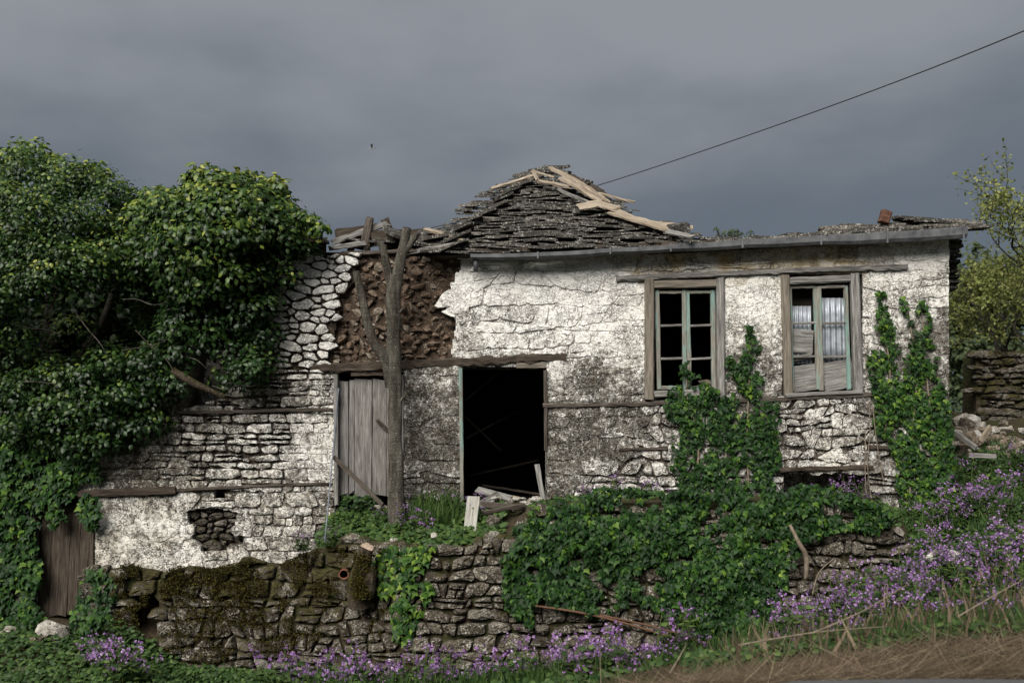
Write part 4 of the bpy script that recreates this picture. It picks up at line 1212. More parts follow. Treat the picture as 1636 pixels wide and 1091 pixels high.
base = interp([(500, 880), (530, 818), (600, 808), (735, 800), (875, 802), (1060, 802), (1250, 800), (1400, 800), (1470, 830)])
V, Fc = [], []
xs = np.arange(505, 1478, 8.0); NJ = 14
for x in xs:
    a = rsurf(x, rtop(x) + 4); a.y += .12
    b = P(x, base(x), 0); b.y = .55 if 736 < x < 874 else .06
    for j in range(NJ):
        t = j / (NJ - 1); v = a.lerp(b, t)
        hump = .10 * math.sin(math.pi * t)
        V.append((v.x, v.y, v.z + hump * n3(v.x * 1.5, v.y * 2, 5) + .05 * math.sin(math.pi * t) * n3(v.x * 5, v.y * 5, 1)))
Fc = [(i * NJ + j, (i + 1) * NJ + j, (i + 1) * NJ + j + 1, i * NJ + j + 1) for i in range(len(xs) - 1) for j in range(NJ - 1)]
tag(obj('terrace', V, Fc, M['ground'], None, True), kind='structure')
def terr_pt(px, t):
    a = rsurf(px, rtop(px) + 4); a.y += .12
    return a.lerp(P(px, base(px), 0), t)

# ------------------------------------------------------------------ rocks, loose boards, rods
def rock(name, label, cat, p, size, mat, seed, group=None, rot=0):
    o = link(name, rock_mesh(*size, seed) if size[0] > .2 else shard_mesh(*size, seed, 16), M[mat]); o.location = p; o.rotation_euler = (rot * .4, rot * .3, rot)
    return tag(o, label, cat, group)
rock('boulder', 'large pale limestone boulder lying before the dark cellar door', 'boulder', P(84, 1010, -.9), (.23, .2, .20), 'rock', 1, None, .3)
rock('boulder', 'grey-brown boulder leaning on the large pale boulder', 'boulder', P(61, 1022, -1.1), (.17, .14, .14), 'darkrock', 2, None, .9)
rock('boulder', 'orange-stained pale rock at the far left edge of the ground', 'boulder', P(16, 1008, -.9), (.16, .14, .09), 'rock', 3, None, .1)
rock('boulder', 'flat grey rock half buried at the bottom left corner', 'boulder', P(40, 1078, -1.9), (.26, .18, .11), 'darkrock', 4, None, .5)
rock('boulder', 'small pale rock between the boulders and the cellar door', 'boulder', P(45, 1000, -.6), (.10, .1, .06), 'rock', 5, None, .2)
rock('rubble_stone', 'white rock among the leaves on the terrace edge', 'rock', terr_pt(633, .12) + Vector((0, 0, .03)), (.13, .09, .07), 'rock', 6)
rock('rubble_stone', 'pink-white rock behind the pale green slat', 'rock', terr_pt(696, .2) + Vector((0, 0, .08)), (.11, .09, .06), 'rock', 7, None, .4)
rock('rubble_stone', 'grey rock to the right of the upright pale green board', 'rock', terr_pt(787, .3) + Vector((0, 0, .08)), (.12, .1, .12), 'darkrock', 8)
rock('rubble_stone', 'white rock perched on the ivy of the retaining wall', 'rock', rsurf(1095, 808) + Vector((0, -.1, .0)), (.06, .05, .06), 'rock', 9)
rock('rubble_stone', 'white rock at the right end of the retaining wall top', 'rock', rsurf(1437, 848) + Vector((0, -.05, .0)), (.13, .1, .07), 'rock', 10, None, .6)
rock('boulder', 'flat white rock among purple flowers on the right slope', 'boulder', P(1505, 888, -2.1), (.30, .2, .12), 'rock', 11, None, .2)
rock('rubble_stone', 'pale stone lying at the foot of the pollarded trunk', 'rock', P(607, 809, -.45), (.11, .08, .04), 'rock', 12)
# white plaster rubble and boards spilled from the open doorway
rs = random.Random(9)
spill = [(rs.uniform(770, 868), rs.uniform(796, 814), rs.uniform(-.35, .3)) for _ in range(22)]
for k, (px, py, Y) in enumerate(spill):
    rock('plaster_chunk', 'white plaster chunk spilled over the doorway threshold', 'rubble', P(px, py, Y), (rs.uniform(.05, .14), rs.uniform(.05, .1), rs.uniform(.02, .05)), 'rock', 30 + k, 'plaster chunks at the doorway', rs.uniform(0, 2))
def loose(name, label, pts, w, th, mat, wd=None, cat='plank', group=None):
    o = plank(name, [P(*p) for p in pts], w, th, mat, None, wdir=wd); return tag(o, label, cat, group)
loose('loose_plank', 'pale green board leaning upright on the terrace before the doorway', [(749, 862, -.95), (757, 793, -.75)], .17, .04, 'paleboard', X1)
loose('loose_plank', 'narrow grey board leaning inside the right jamb of the open doorway', [(869, 806, -.02), (858, 742, .05)], .07, .03, 'wood', X1)
loose('loose_plank', 'pale green slat with dark holes lying on the terrace edge', [(674, 886, -1.25), (710, 866, -1.0)], .09, .03, 'paleboard', Vector((0, .5, .8)))
loose('loose_plank', 'dark plank slanting down from the doorway to the left', [(762, 782, .1), (815, 796, -.2)], .12, .03, 'wood', Vector((0, .8, .5)))
loose('loose_plank', 'grey plank crossing behind the upright green board', [(765, 808, -.5), (796, 790, -.2)], .11, .03, 'wood', Vector((0, .5, .8)))
loose('loose_plank', 'long brown beam lying across the doorway rubble', [(765, 806, -.45), (850, 812, -.4)], .09, .07, 'beam')
loose('loose_plank', 'short white board on top of the doorway rubble', [(800, 793, -.1), (830, 797, -.1)], .10, .03, 'tanwood', Vector((0, .8, .4)))
loose('loose_plank', 'brown pole lying in front of the doorway rubble', [(768, 820, -.7), (838, 806, -.5)], .06, .05, 'beam')
loose('leaning_stick', 'split brown stick leaning across the grey plank door', [(533, 730, -.12), (572, 768, -.3), (611, 806, -.5)], .06, .035, 'beam', None, 'stick')
tag(tube('metal_rod', [P(541, 620, -.06), P(534, 700, -.08), P(519, 866, -.75)], [.010, .010, .010], 'rod', None, 6, 0, 4), 'thin blue-grey metal rod leaning at the left door jamb', 'rod')
tag(tube('iron_rod', [P(846, 966, -1.62), P(960, 985, -1.68), P(1137, 1036, -1.75)], [.017] * 3, 'rust', None, 6, 0, 4), 'lower rusty iron rod sloping across the ivy wall', 'rod')
tag(tube('iron_rod', [P(958, 982, -1.66), P(1050, 1002, -1.7), P(1137, 1030, -1.75)], [.014] * 3, 'rust', None, 6, 0, 4), 'upper thin rusty rod sloping across the ivy wall', 'rod')

# ------------------------------------------------------------------ pollarded tree before the plank door
pol = thing('pollarded_tree', 'pollarded bare tree with sawn limbs in front of the plank door', 'tree', P(632, 812, -.45))
px_r = lambda w: w / 2 / PPM
def limb(name, pts, ws, par, mat='bark', cutm=True, sides=14, wob=.16):
    pp, rd = smooth_path([P(*p) for p in pts], [px_r(w) for w in ws], 7)
    V, Fc = tube_arrays(pp, rd, sides, wob, False, R.random() * 9)
    o = obj(name, V, Fc, M[mat], par, True, {'rnd': [.5] * len(V), 'moss': [.5] * len(V)})
    if cutm:
        n = len(V); ring = V[n - sides:]
        c = sum(ring, Vector()) / sides
        obj('cut_face', ring + [c + (pp[-1] - pp[-2]).normalized() * .006], [(i, (i + 1) % sides, sides) for i in range(sides)], M['cut'] if mat == 'mossbark' else M['bark'], o)
    return o
px_r = lambda w: w / 2 / PPM * .75
limb('trunk', [(637, 850, -.48), (634, 815, -.46), (633, 780, -.45), (632, 700, -.45), (630, 600, -.45), (629, 520, -.45), (629, 470, -.45), (632, 440, -.45)], [48, 37, 32, 29, 28, 27, 29, 25], pol, cutm=False, sides=18, wob=.34)
limb('limb', [(630, 470, -.45), (639, 420, -.45), (645, 395, -.46), (650, 364, -.47)], [26, 23, 21, 17], pol)
limb('limb', [(645, 402, -.46), (657, 388, -.47), (668, 372, -.48)], [16, 14, 11], pol)
limb('limb', [(627, 468, -.45), (619, 430, -.46), (612, 400, -.47), (602, 377, -.48)], [20, 17, 15, 12], pol)
limb('limb', [(624, 618, -.45), (616, 575, -.46), (598, 548, -.48), (586, 510, -.5), (577, 470, -.5), (569, 434, -.5)], [22, 23, 20, 18, 17, 14], pol)
for (a_, b_) in [((620, 690), (611, 683)), ((640, 640), (650, 628)), ((622, 540), (614, 530)), ((638, 500), (647, 490)), ((583, 500), (576, 494))]:
    limb('twig_stub', [(a_[0], a_[1], -.47), (b_[0], b_[1], -.5)], [7, 3.5], pol, cutm=False, sides=7)
limb('limb', [(626, 462, -.5), (617, 430, -.52), (611, 408, -.53)], [9, 7, 5], pol, cutm=False)
px_r = lambda w: w / 2 / PPM
stump = thing('ivy_stump', 'mossy sawn stump bent over the retaining wall top', 'tree stump', P(578, 935, -1.1))
limb('trunk', [(577, 960, -.95), (574, 925, -1.15), (579, 898, -1.2), (587, 872, -1.28)], [34, 27, 23, 21], stump, 'mossbark', True, 16, .7)
limb('burl', [(586, 950, -1.1), (590, 925, -1.2), (594, 905, -1.2)], [22, 20, 10], stump, 'mossbark', False, 12, .8)
n = 3500
g_ = NR.uniform(0, 1, n); cx_ = np.interp(g_, [0, .4, .75, 1], [577, 574, 579, 586]); cy_ = np.interp(g_, [0, .4, .75, 1], [955, 925, 898, 878])
Pn = np.array([tuple(P(x + NR.normal(0, 7), y, -1.2)) for x, y in zip(cx_, cy_)]); Pn[:, 1] -= NR.uniform(0, .14, n)
o = cloud('moss', Pn, NR.normal(0, 1, (n, 3)), np.stack([NR.normal(0, .5, n), NR.normal(-.8, .4, n), NR.normal(.2, .6, n)], 1), NR.uniform(.014, .032, n), (QUAD_T, QUAD_F), 'mossleaf', stump, np.clip(NR.beta(2, 2, n) + .2, 0, 1)); o['kind'] = 'stuff'
pp = [P(552, 913, -.30), P(549, 917, -.86)]
V, Fc = tube_arrays(pp, [.066, .070], 16, .1, False)
V2, F2 = tube_arrays(pp, [.050, .056], 16, .1, False)
o_ = len(V); V += V2; Fc += [tuple(i + o_ for i in f) for f in F2]; Fc += [(16 + i, 16 + (i + 1) % 16, o_ + 16 + (i + 1) % 16, o_ + 16 + i) for i in range(16)]
Fc.append(tuple(o_ + i for i in range(16)))
tag(obj('clay_pipe', V, Fc, M['clay']), 'open end of a reddish clay pipe beside the mossy stump', 'pipe')

# ------------------------------------------------------------------ ivy
def dens_poly(poly, soft=0): return lambda X, Y: inside_np(poly, X, Y)
leaf_meshes = []
for k in range(8):
    T = IVY_T.copy(); T[:, 2] *= R.uniform(.6, 1.8); T[:, 0] *= R.uniform(.85, 1.1)
    leaf_meshes.append(mk_mesh('leaf', [tuple(v) for v in T], [tuple(int(i) for i in f) for f in IVY_F], False, {'rnd': [(k + .5) / 8 * .95] * len(T)}))
    leaf_meshes[-1].materials.append(M['ivy'])
def ivy(name, label, loc, polys, surf, dens, size, bulge=.12, singles=120, gap=.0, nscale=.02, seed=1.0, rshift=0.0, stems=()):
    """Leaves overlapping like shingles over a wall; dens is leaves per 1000 square photo pixels."""
    t = thing(name, label, 'ivy', loc)
    Xs, Ys = [], []
    for poly in polys:
        xs = [p[0] for p in poly]; ys = [p[1] for p in poly]
        n = int((max(xs) - min(xs)) * (max(ys) - min(ys)) / 1000 * dens)
        X = NR.uniform(min(xs), max(xs), n); Y = NR.uniform(min(ys), max(ys), n)
        jx = X + np.array([14 * n3(x * .03, y * .03, seed) + 7 * n3(x * .1, y * .1, seed) for x, y in zip(X, Y)])
        jy = Y + np.array([14 * n3(x * .03, y * .03, seed + 5) for x, y in zip(X, Y)])
        ok = inside_np(poly, jx, jy)
        Xs.append(X[ok]); Ys.append(Y[ok])
    X = np.concatenate(Xs); Y = np.concatenate(Ys)
    q = noise_np(X, Y, nscale, seed) + .5 * noise_np(X, Y, nscale * 3.1, seed + 2)
    ok = q > gap - .5
    X, Y, q = X[ok], Y[ok], q[ok]
    n = len(X)
    Pn = np.array([tuple(surf(x, y)) for x, y in zip(X, Y)])
    b = bulge * np.clip(.55 + .9 * q, .1, 1.6) * NR.uniform(.25, 1.0, n)
    Pn[:, 1] -= .03 + b
    Nn = np.stack([NR.normal(0, .42, n), np.full(n, -1.0), NR.normal(.45, .38, n)], 1)
    Tn = np.stack([NR.normal(0, .5, n), np.full(n, -.25), np.full(n, -1.0)], 1)
    sz = NR.uniform(size[0], size[1], n)
    rnd = np.clip(NR.beta(1.6, 2.4, n) * .9 + .25 * noise_np(X, Y, .03, seed + 9) + rshift, 0, 1)
    order = np.argsort(-(b + sz))
    top_, rest_ = order[:singles], order[singles:]
    o = cloud('foliage', Pn[rest_], Nn[rest_], Tn[rest_], sz[rest_], (IVY_T, IVY_F), 'ivy', t, rnd[rest_]); o['kind'] = 'stuff'
    for i in top_:
        z = Vector(Nn[i]).normalized(); y = Vector(Tn[i]); y = (y - z * y.dot(z)).normalized(); x = y.cross(z)
        lf = link('leaf', leaf_meshes[min(7, int(rnd[i] * 8))], None, t)
        s = float(sz[i])
        lf.matrix_basis = Matrix.Translation(Vector(Pn[i])) @ Matrix((x, y, z)).transposed().to_4x4() @ Matrix.Diagonal((s, s, s, 1))
    for st in stems:
        tube('stem', [Vector(surf(x, y)) - Vector((0, .05, 0)) for x, y in st], list(np.linspace(.018, .008, len(st))), 'vine', t, 5, .2, 4)
    return t
ivy('ivy', 'thick dark ivy curtain hanging over the retaining wall', P(1100, 1000, -1.6),
    [[(822, 850), (850, 815), (900, 792), (1000, 780), (1080, 784), (1250, 772), (1330, 776), (1400, 808), (1420, 840), (1330, 850), (1275, 870), (1262, 900), (1240, 960), (1215, 1000), (1165, 1030), (1100, 1010), (1060, 985), (1030, 960), (1010, 930), (985, 905), (955, 930), (960, 990), (900, 970), (870, 950), (850, 990), (815, 985), (800, 940), (805, 890)],
     [(960, 905), (1010, 905), (1000, 960), (975, 975), (955, 950)], [(1150, 1000), (1240, 960), (1200, 1030), (1100, 1040)]],
    rsurf, 112, (.036, .098), .24, 300, .20, .018, 3.0)
ivy('ivy', 'ivy climbing between the two windows in a pointed column', P(1150, 780, 0),
    [[(1190, 520), (1200, 520), (1207, 545), (1214, 590), (1218, 630), (1245, 645), (1240, 690), (1245, 735), (1230, 775), (1090, 785), (1075, 740), (1068, 690), (1062, 650), (1066, 625), (1090, 612), (1090, 575), (1102, 570), (1108, 612), (1150, 635), (1180, 630), (1170, 590), (1184, 560)], [(1158, 570), (1180, 575), (1185, 610), (1165, 600)]],
    face, 88, (.032, .092), .12, 160, .20, .03, 11.0, 0, [[(1195, 780), (1192, 700), (1196, 600), (1195, 530)], [(1110, 780), (1115, 700), (1098, 640), (1096, 580)], [(1150, 785), (1160, 720), (1185, 660)]])
ivy('ivy', 'tall ivy climbing the right corner of the house', P(1460, 800, 0),
    [[(1398, 462), (1404, 462), (1412, 500), (1428, 540), (1432, 580), (1430, 610), (1445, 600), (1452, 560), (1440, 475), (1450, 470), (1462, 540), (1470, 560), (1466, 485), (1474, 485), (1490, 550), (1495, 600), (1515, 640), (1520, 700), (1524, 800), (1505, 830), (1440, 815), (1425, 760), (1418, 705), (1395, 690), (1390, 620), (1382, 580), (1392, 555), (1400, 590), (1404, 540)]],
    face, 96, (.032, .092), .12, 160, .16, .03, 21.0, .12, [[(1450, 820), (1455, 700), (1462, 600), (1446, 480)], [(1490, 820), (1488, 700), (1478, 600), (1470, 490)], [(1410, 700), (1420, 600), (1402, 470)]])
ivy('ivy', 'bright green ivy trailing down beside the mossy stump', P(640, 1000, -1.4),
    [[(600, 872), (640, 868), (700, 872), (690, 890), (670, 905), (672, 930), (662, 960), (672, 985), (655, 1020), (635, 1025), (628, 985), (615, 950), (600, 930), (592, 900)], [(675, 930), (690, 925), (700, 955), (680, 965)]],
    rsurf, 46, (.07, .115), .10, 80, .14, .03, 31.0, .25)
ivy('ivy', 'dark ivy covering the wall round the cellar door', P(60, 990, 0),
    [[(-90, 700), (60, 690), (170, 745), (150, 800), (165, 800), (160, 845), (142, 835), (132, 805), (95, 800), (70, 815), (62, 870), (72, 930), (60, 960), (85, 980), (60, 1000), (-90, 1010)], [(140, 905), (185, 912), (190, 960), (165, 1000), (140, 1060), (110, 1070), (120, 990)], [(84, 800), (100, 800), (110, 826), (92, 840)]],
    lambda x, y: P(x, y, -.05) if y < 980 else P(x, y, -.7), 78, (.06, .11), .20, 200, .06, .02, 41.0, .03)

for k, (pts, lab) in enumerate([([(1388, 640), (1390, 690), (1386, 740), (1392, 800)], 'pale dry vine strand hanging left of the corner ivy'), ([(1394, 645), (1400, 700), (1408, 750), (1412, 770)], 'second dry vine strand curving right beside the corner ivy'), ([(1383, 690), (1382, 740), (1384, 795)], 'short straight dry vine at the left of the hanging strands')]):
    tag(tube('dry_vine', [P(x, y, -.10) for x, y in pts], [.008, .007, .006, .005][:len(pts)], 'vine', None, 5, .2, 4), lab, 'vine')
tag(tube('dead_branch', [P(1262, 838, -1.66), P(1276, 866, -1.72), P(1288, 890, -1.66), P(1287, 925, -1.60)], [.022, .03, .036, .03], 'vine', None, 7, .3, 5), 'thick dead branch leaning on the retaining wall beside the ivy', 'branch')
tag(tube('dead_branch', [P(1298, 950, -1.62), P(1308, 915, -1.66), P(1332, 892, -1.7)], [.012, .009, .005], 'vine', None, 6, .3, 5), 'thin dry twig crossing the bare stones right of the ivy', 'branch')
rock('loose_brick', 'brown stone lying on the sill of the ivy-grown window', 'stone', P(1128, 612, .12), (.13, .08, .06), 'darkrock', 501)

# ------------------------------------------------------------------ ivy-clad trees on the left
def clumps(poly, n, rng, yfn, reject=None, seed=0):
    r2 = random.Random(seed); out = []
    xs = [p[0] for p in poly]; ys = [p[1] for p in poly]
    while len(out) < n:
        x, y = r2.uniform(min(xs), max(xs)), r2.uniform(min(ys), max(ys))
        if not inside(poly, x, y): continue
        if reject and reject(x, y, r2): continue
        Y = yfn(x, y, r2); out.append((P(x, y, Y), r2.uniform(*rng)))
    return out
def crown(parent, cl, per, size, mat, seed, shift=0.0, tmpl=(LEAF_T, LEAF_F), flat=.8):
    # leaves sit on the shells of many small boughs
    g = np.random.default_rng(seed)
    PP, NN, TT, SS, RR = [], [], [], [], []
    for c, r in cl:
        n = int(per * (r / .5) ** 2)
        d = unit(g.normal(0, 1, (n, 3)) + np.array([0, -.35, .25]))
        rad = r * g.uniform(.55, 1.08, (n, 1)) * (1 + .25 * g.normal(0, 1, (n, 1)) * (g.random((n, 1)) < .15))
        p = np.array(c) + d * rad * np.array([1.05, 1, flat])
        PP.append(p); NN.append(d + np.array([0, -.25, .55]) + g.normal(0, .45, (n, 3))); TT.append(np.stack([g.normal(0, .6, n) + d[:, 0], g.normal(-.2, .4, n), g.normal(-.6, .5, n)], 1))
        SS.append(g.uniform(*size, n)); RR.append(np.clip(g.beta(1.8, 2.2, n) * .8 + g.uniform(-.15, .2) + .22 * d[:, 2] + shift, 0, 1))  # bough tops tinted lighter, undersides darker: light put into the leaf colour
    o = cloud('crown', np.concatenate(PP), np.concatenate(NN), np.concatenate(TT), np.concatenate(SS), tmpl, mat, parent, np.concatenate(RR), 1.1)
    o['kind'] = 'stuff'
    return o
def dome(xc, yc, rx, ry, Yn, Yf):
    def fn(x, y, r2):
        e = min(1.0, ((x - xc) / rx) ** 2 + ((y - yc) / ry) ** 2)
        front = lerp(Yf, Yn, math.sqrt(max(0, 1 - e)))
        return front + abs(r2.gauss(0, .35)) * (1 if r2.random() < .8 else 3)
    return fn
hollow = lambda x, y, r2: ((x - 110) / 130) ** 2 + ((y - 520) / 62) ** 2 < 1 and r2.random() < .9
tA = thing('ivy_tree', 'tall rounded tree at the far left, smothered in small yellow-green leaves', 'tree', P(60, 900, 1.8))
limb('trunk', [(60, 960, 2.2), (70, 800, 2.2), (60, 640, 2.1), (90, 480, 2.0), (70, 330, 2.0)], [60, 52, 46, 34, 16], tA, 'bark', False)
limb('branch', [(62, 640, 2.1), (150, 540, 1.8), (190, 440, 1.6)], [26, 18, 9], tA, 'bark', False, 8)
limb('branch', [(62, 660, 2.1), (-10, 560, 1.8), (-60, 440, 1.8)], [26, 18, 9], tA, 'bark', False, 8)
polyA = [(-150, 285), (0, 275), (45, 262), (110, 278), (150, 290), (190, 306), (222, 322), (245, 335), (270, 420), (270, 520), (220, 600), (100, 640), (-150, 660)]
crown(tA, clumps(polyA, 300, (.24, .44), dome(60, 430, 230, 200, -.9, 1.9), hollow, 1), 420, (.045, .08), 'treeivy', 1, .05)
crown(tA, clumps([(-150, 380), (260, 380), (330, 600), (-150, 680)], 70, (.5, .8), lambda x, y, r2: r2.uniform(2.2, 3.6), None, 2), 260, (.12, .18), 'treeivy', 2, -.2)  # deep leaves tinted darker, inner shade put into their colour
tB = thing('ivy_tree', 'broad leafy tree with larger glossy leaves overhanging the broken eaves', 'tree', P(330, 640, .9))
limb('trunk', [(250, 900, 1.3), (270, 760, 1.2), (300, 640, 1.0), (320, 520, .9), (330, 400, .8), (350, 320, .8)], [50, 46, 40, 34, 24, 12], tB, 'bark', False)
limb('branch', [(318, 520, .9), (400, 440, .5), (450, 350, .4)], [24, 16, 8], tB, 'bark', False, 8)
limb('branch', [(310, 600, 1.0), (240, 480, .6), (245, 360, .6)], [24, 16, 8], tB, 'bark', False, 8)
limb('fallen_bough', [(275, 592, -.5), (310, 612, -.45), (358, 634, -.3)], [13, 12, 8], tB, 'mossbark', False, 8, .4)
polyB = [(205, 340), (225, 330), (262, 322), (312, 300), (350, 302), (400, 304), (440, 322), (465, 345), (480, 372), (470, 385), (420, 385), (385, 400), (385, 470), (345, 520), (270, 480)]
crown(tB, clumps(polyB, 190, (.20, .36), dome(350, 390, 160, 130, -1.1, .7), None, 3), 400, (.06, .105), 'treeivy', 3, .12)
polyB2 = [(300, 430), (400, 400), (440, 470), (425, 560), (450, 600), (415, 615), (380, 610), (340, 600), (300, 640), (240, 690), (150, 720), (20, 700), (0, 620), (120, 590), (250, 560)]
crown(tB, clumps(polyB2, 210, (.18, .32), lambda x, y, r2: -.25 + r2.uniform(-.25, .35), lambda x, y, r2: (((x - 318) / 34) ** 2 + ((y - 600) / 36) ** 2 < 1) or r2.random() < .15, 4), 290, (.055, .10), 'treeivy', 4, -.10)
crown(tB, clumps([(395, 395), (500, 385), (520, 375), (500, 400), (470, 440), (440, 460), (410, 470)], 20, (.12, .22), lambda x, y, r2: -.3 + r2.uniform(-.2, .1), None, 6), 220, (.06, .10), 'treeivy', 6, .05)
crown(tB, clumps([(480, 345), (512, 358), (530, 372), (520, 395), (500, 392)], 10, (.10, .18), lambda x, y, r2: -.45 + r2.uniform(-.2, .1), None, 7), 220, (.07, .11), 'treeivy', 7, .25)
def sprigs(parent, line, n, Y, size, seed, shift):
    r2 = random.Random(seed); out = []
    f = interp(line)
    for _ in range(n):
        x = r2.uniform(line[0][0], line[-1][0]); out.append((P(x, f(x) + 16 + r2.uniform(-9, 16), Y + r2.uniform(-.4, .4)), r2.uniform(.07, .17)))
    crown(parent, out, 420, size, 'treeivy', seed, shift, flat=1.25)  # shift tints the top outline lighter, a highlight put into the colour
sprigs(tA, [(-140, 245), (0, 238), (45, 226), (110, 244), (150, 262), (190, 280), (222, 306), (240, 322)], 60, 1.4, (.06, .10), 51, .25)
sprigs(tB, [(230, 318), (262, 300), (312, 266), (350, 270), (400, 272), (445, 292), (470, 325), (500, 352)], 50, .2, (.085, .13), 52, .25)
rs = random.Random(15)
for k in range(9):
    x, y = rs.uniform(30, 360), rs.uniform(430, 700); ux, uy = rs.uniform(8, 28), rs.uniform(-10, 26)
    pts = [(x, y, -.5)]
    for j in range(3): pts.append((pts[-1][0] + ux + rs.uniform(-7, 7), pts[-1][1] + uy + rs.uniform(-7, 7), -.55 + rs.uniform(-.1, .1)))
    limb('twig', pts, [2.2, 2.0, 1.6, 1.0], tB, 'bark', False, 5)

# ------------------------------------------------------------------ spring tree at the right and trees behind
def bare_tree(t, start, h, spread, levels, seed, leafn, leafs, mat, r0=.11, lean=(0, 0), barkm='bark'):
    r2 = random.Random(seed); tubes = []; tips = []
    def grow(p, d, L, r, lev):
        pts = [p]; n = 4
        for i in range(n):
            d = (d + Vector((r2.gauss(0, .16), r2.gauss(0, .16), r2.gauss(.05, .10)))).normalized()
            pts.append(pts[-1] + d * (L / n))
            if lev >= levels - 2: tips.append((pts[-1].copy(), d.copy()))
        tubes.append((pts, list(np.linspace(r, r * .55, n + 1)), 6 if lev < 2 else 4))
        if lev >= levels: return
        kids = 3 if lev < 2 else r2.choice([2, 3, 3])
        for q in range(kids):
            a = r2.uniform(.35, .85) * spread
            ax = d.orthogonal(); ax.rotate(Matrix.Rotation(r2.uniform(0, 6.28), 3, d))
            nd = d.copy(); nd.rotate(Matrix.Rotation(a, 3, ax))
            grow(pts[r2.choice([2, 3, 4])], nd, L * r2.uniform(.6, .85), r * .58, lev + 1)
    grow(Vector(start), Vector((lean[0], lean[1], 1)).normalized(), h, r0, 0)
    V, Fc = merged_tubes(tubes[:1]); obj('trunk', V, Fc, M[barkm], t, True)
    V, Fc = merged_tubes(tubes[1:]); obj('branches', V, Fc, M[barkm], t, True)
    g = np.random.default_rng(seed)
    Pn = np.repeat(np.array([tuple(p) for p, d in tips]), leafn, 0); Dn = np.repeat(np.array([tuple(d) for p, d in tips]), leafn, 0)
    n = len(Pn)
    Pn = Pn + g.normal(0, .05, (n, 3))
    o = cloud('crown', Pn, g.normal(0, 1, (n, 3)) + np.array([0, -.4, .4]), Dn + g.normal(0, .7, (n, 3)), g.uniform(*leafs, n), (LEAF_T, LEAF_F), mat, t); o['kind'] = 'stuff'
tR = thing('spring_tree', 'thin spring tree with small yellow-green leaves right of the house', 'tree', P(1885, 700, 4.2))
bare_tree(tR, P(1885, 700, 4.2), 2.3, 1.1, 6, 12, 4, (.045, .08), 'spring', .13, (-.24, 0))
tR = thing('spring_tree', 'dense leafy bush tree low behind the right house corner', 'tree', P(1590, 650, 5.2))
bare_tree(tR, P(1640, 660, 5.4), 1.35, 1.15, 5, 5, 4, (.055, .09), 'spring', .09, (-.15, 0))
for k, (px, py, Y, sz, lab) in enumerate([(1545, 640, 16, (.9, 2.6), 'dark hazy evergreen glimpsed past the right house corner'), (1615, 640, 20, (1.2, 3.2), 'dull green far tree behind the spring branches'), (1500, 640, 24, (1.2, 2.6), 'far dark tree half hidden by the right house corner'), (-120, 700, 9, (1.4, 3.0), 'dark bushy tree behind the far left tree')]):
    t = thing('far_tree', lab, 'tree', P(px, py, Y))
    b = P(px, py, Y)
    tube('trunk', [b + Vector((0, 0, -1)), b + Vector((.1, 0, sz[1] * .8)), b + Vector((0, 0, sz[1] * 1.5))], [.18, .12, .04], 'bark', t, 7, .1, 4)
    r2 = random.Random(k + 60)
    cl = [(b + Vector((r2.gauss(0, sz[0] * .6), r2.gauss(0, sz[0] * .5), sz[1] * .75 + r2.gauss(0, sz[1] * .42))), r2.uniform(.4, .7)) for _ in range(46)]
    crown(t, cl, 70, (.14, .22), 'farleaf', 70 + k)
t = thing('far_tree', 'tree top with sparse round leaf tufts showing above the roof eaves', 'tree', Vector((P(1172, 400, 14).x, 14, 0)))
b = Vector((P(1172, 400, 14).x, 14, 0))
zt = P(1172, 366, 14).z
tubes = [([b, b + Vector((.1, 0, 3)), Vector((b.x, 14, zt - .6))], [.2, .15, .07], 6)]
r2 = random.Random(8); cl = []
for k in range(12):
    e = Vector((P(1138 + k * 6.4 + r2.uniform(-3, 3), 0, 14).x, 14 + r2.uniform(-.4, .4), zt - .08 + r2.uniform(-.16, .16) - .12 * abs(k - 5.5) / 5))
    tubes.append(([Vector((b.x, 14, zt - .9)), Vector(((b.x + e.x) / 2, 14, zt - .5)), e], [.05, .035, .015], 4)); cl.append((e, r2.uniform(.07, .16)))
V, Fc = merged_tubes(tubes[:1]); obj('trunk', V, Fc, M['bark'], t, True)
V, Fc = merged_tubes(tubes[1:]); obj('branches', V, Fc, M['bark'], t, True)
crown(t, cl, 420, (.05, .09), 'farleaf', 90)

# ruined wall and rubble heap at the right
rw2 = thing('ruined_wall', 'dark mossy ruined stone wall behind the rubble heap at right', 'stone wall', P(1600, 660, 3.0))
wtop = interp([(1546, 578), (1556, 566), (1600, 560), (1636, 556), (1760, 560), (1850, 600)])
s2 = lambda px, py: P(px, py, 3.0)
V, Fc = [], []
xs = np.arange(1562, 1850, 8.0)
for x in xs:
    for y, dy in ((700, .06), (wtop(x) + 3, .06), (wtop(x) + 2, .6), (700, .6)):
        v = s2(x, y); V.append((v.x, v.y + dy, v.z))
Fc = [(i * 4 + k, (i + 1) * 4 + k, (i + 1) * 4 + k + 1, i * 4 + k + 1) for i in range(len(xs) - 1) for k in range(3)] + [(0, 1, 2, 3)]
obj('earth_core', V, Fc, M['ground'], rw2)
rs = random.Random(31)
c2 = coursed((1530, 540, 1870, 720), lambda x, y: (22, 12), lambda x, y: 1556 < x < 1850 and wtop(x) < y < 700, lambda x, y: 1.6, lambda p, x, y: p, rs, .3, 8)
lay_stones(c2, 150, lambda x, y: {'rnd': rs.random(), 'moss': .55}, lambda x, y: rs.uniform(.03, .07), s2, 'farwall', rw2, rs, .1, .16, True)
rs = random.Random(44)
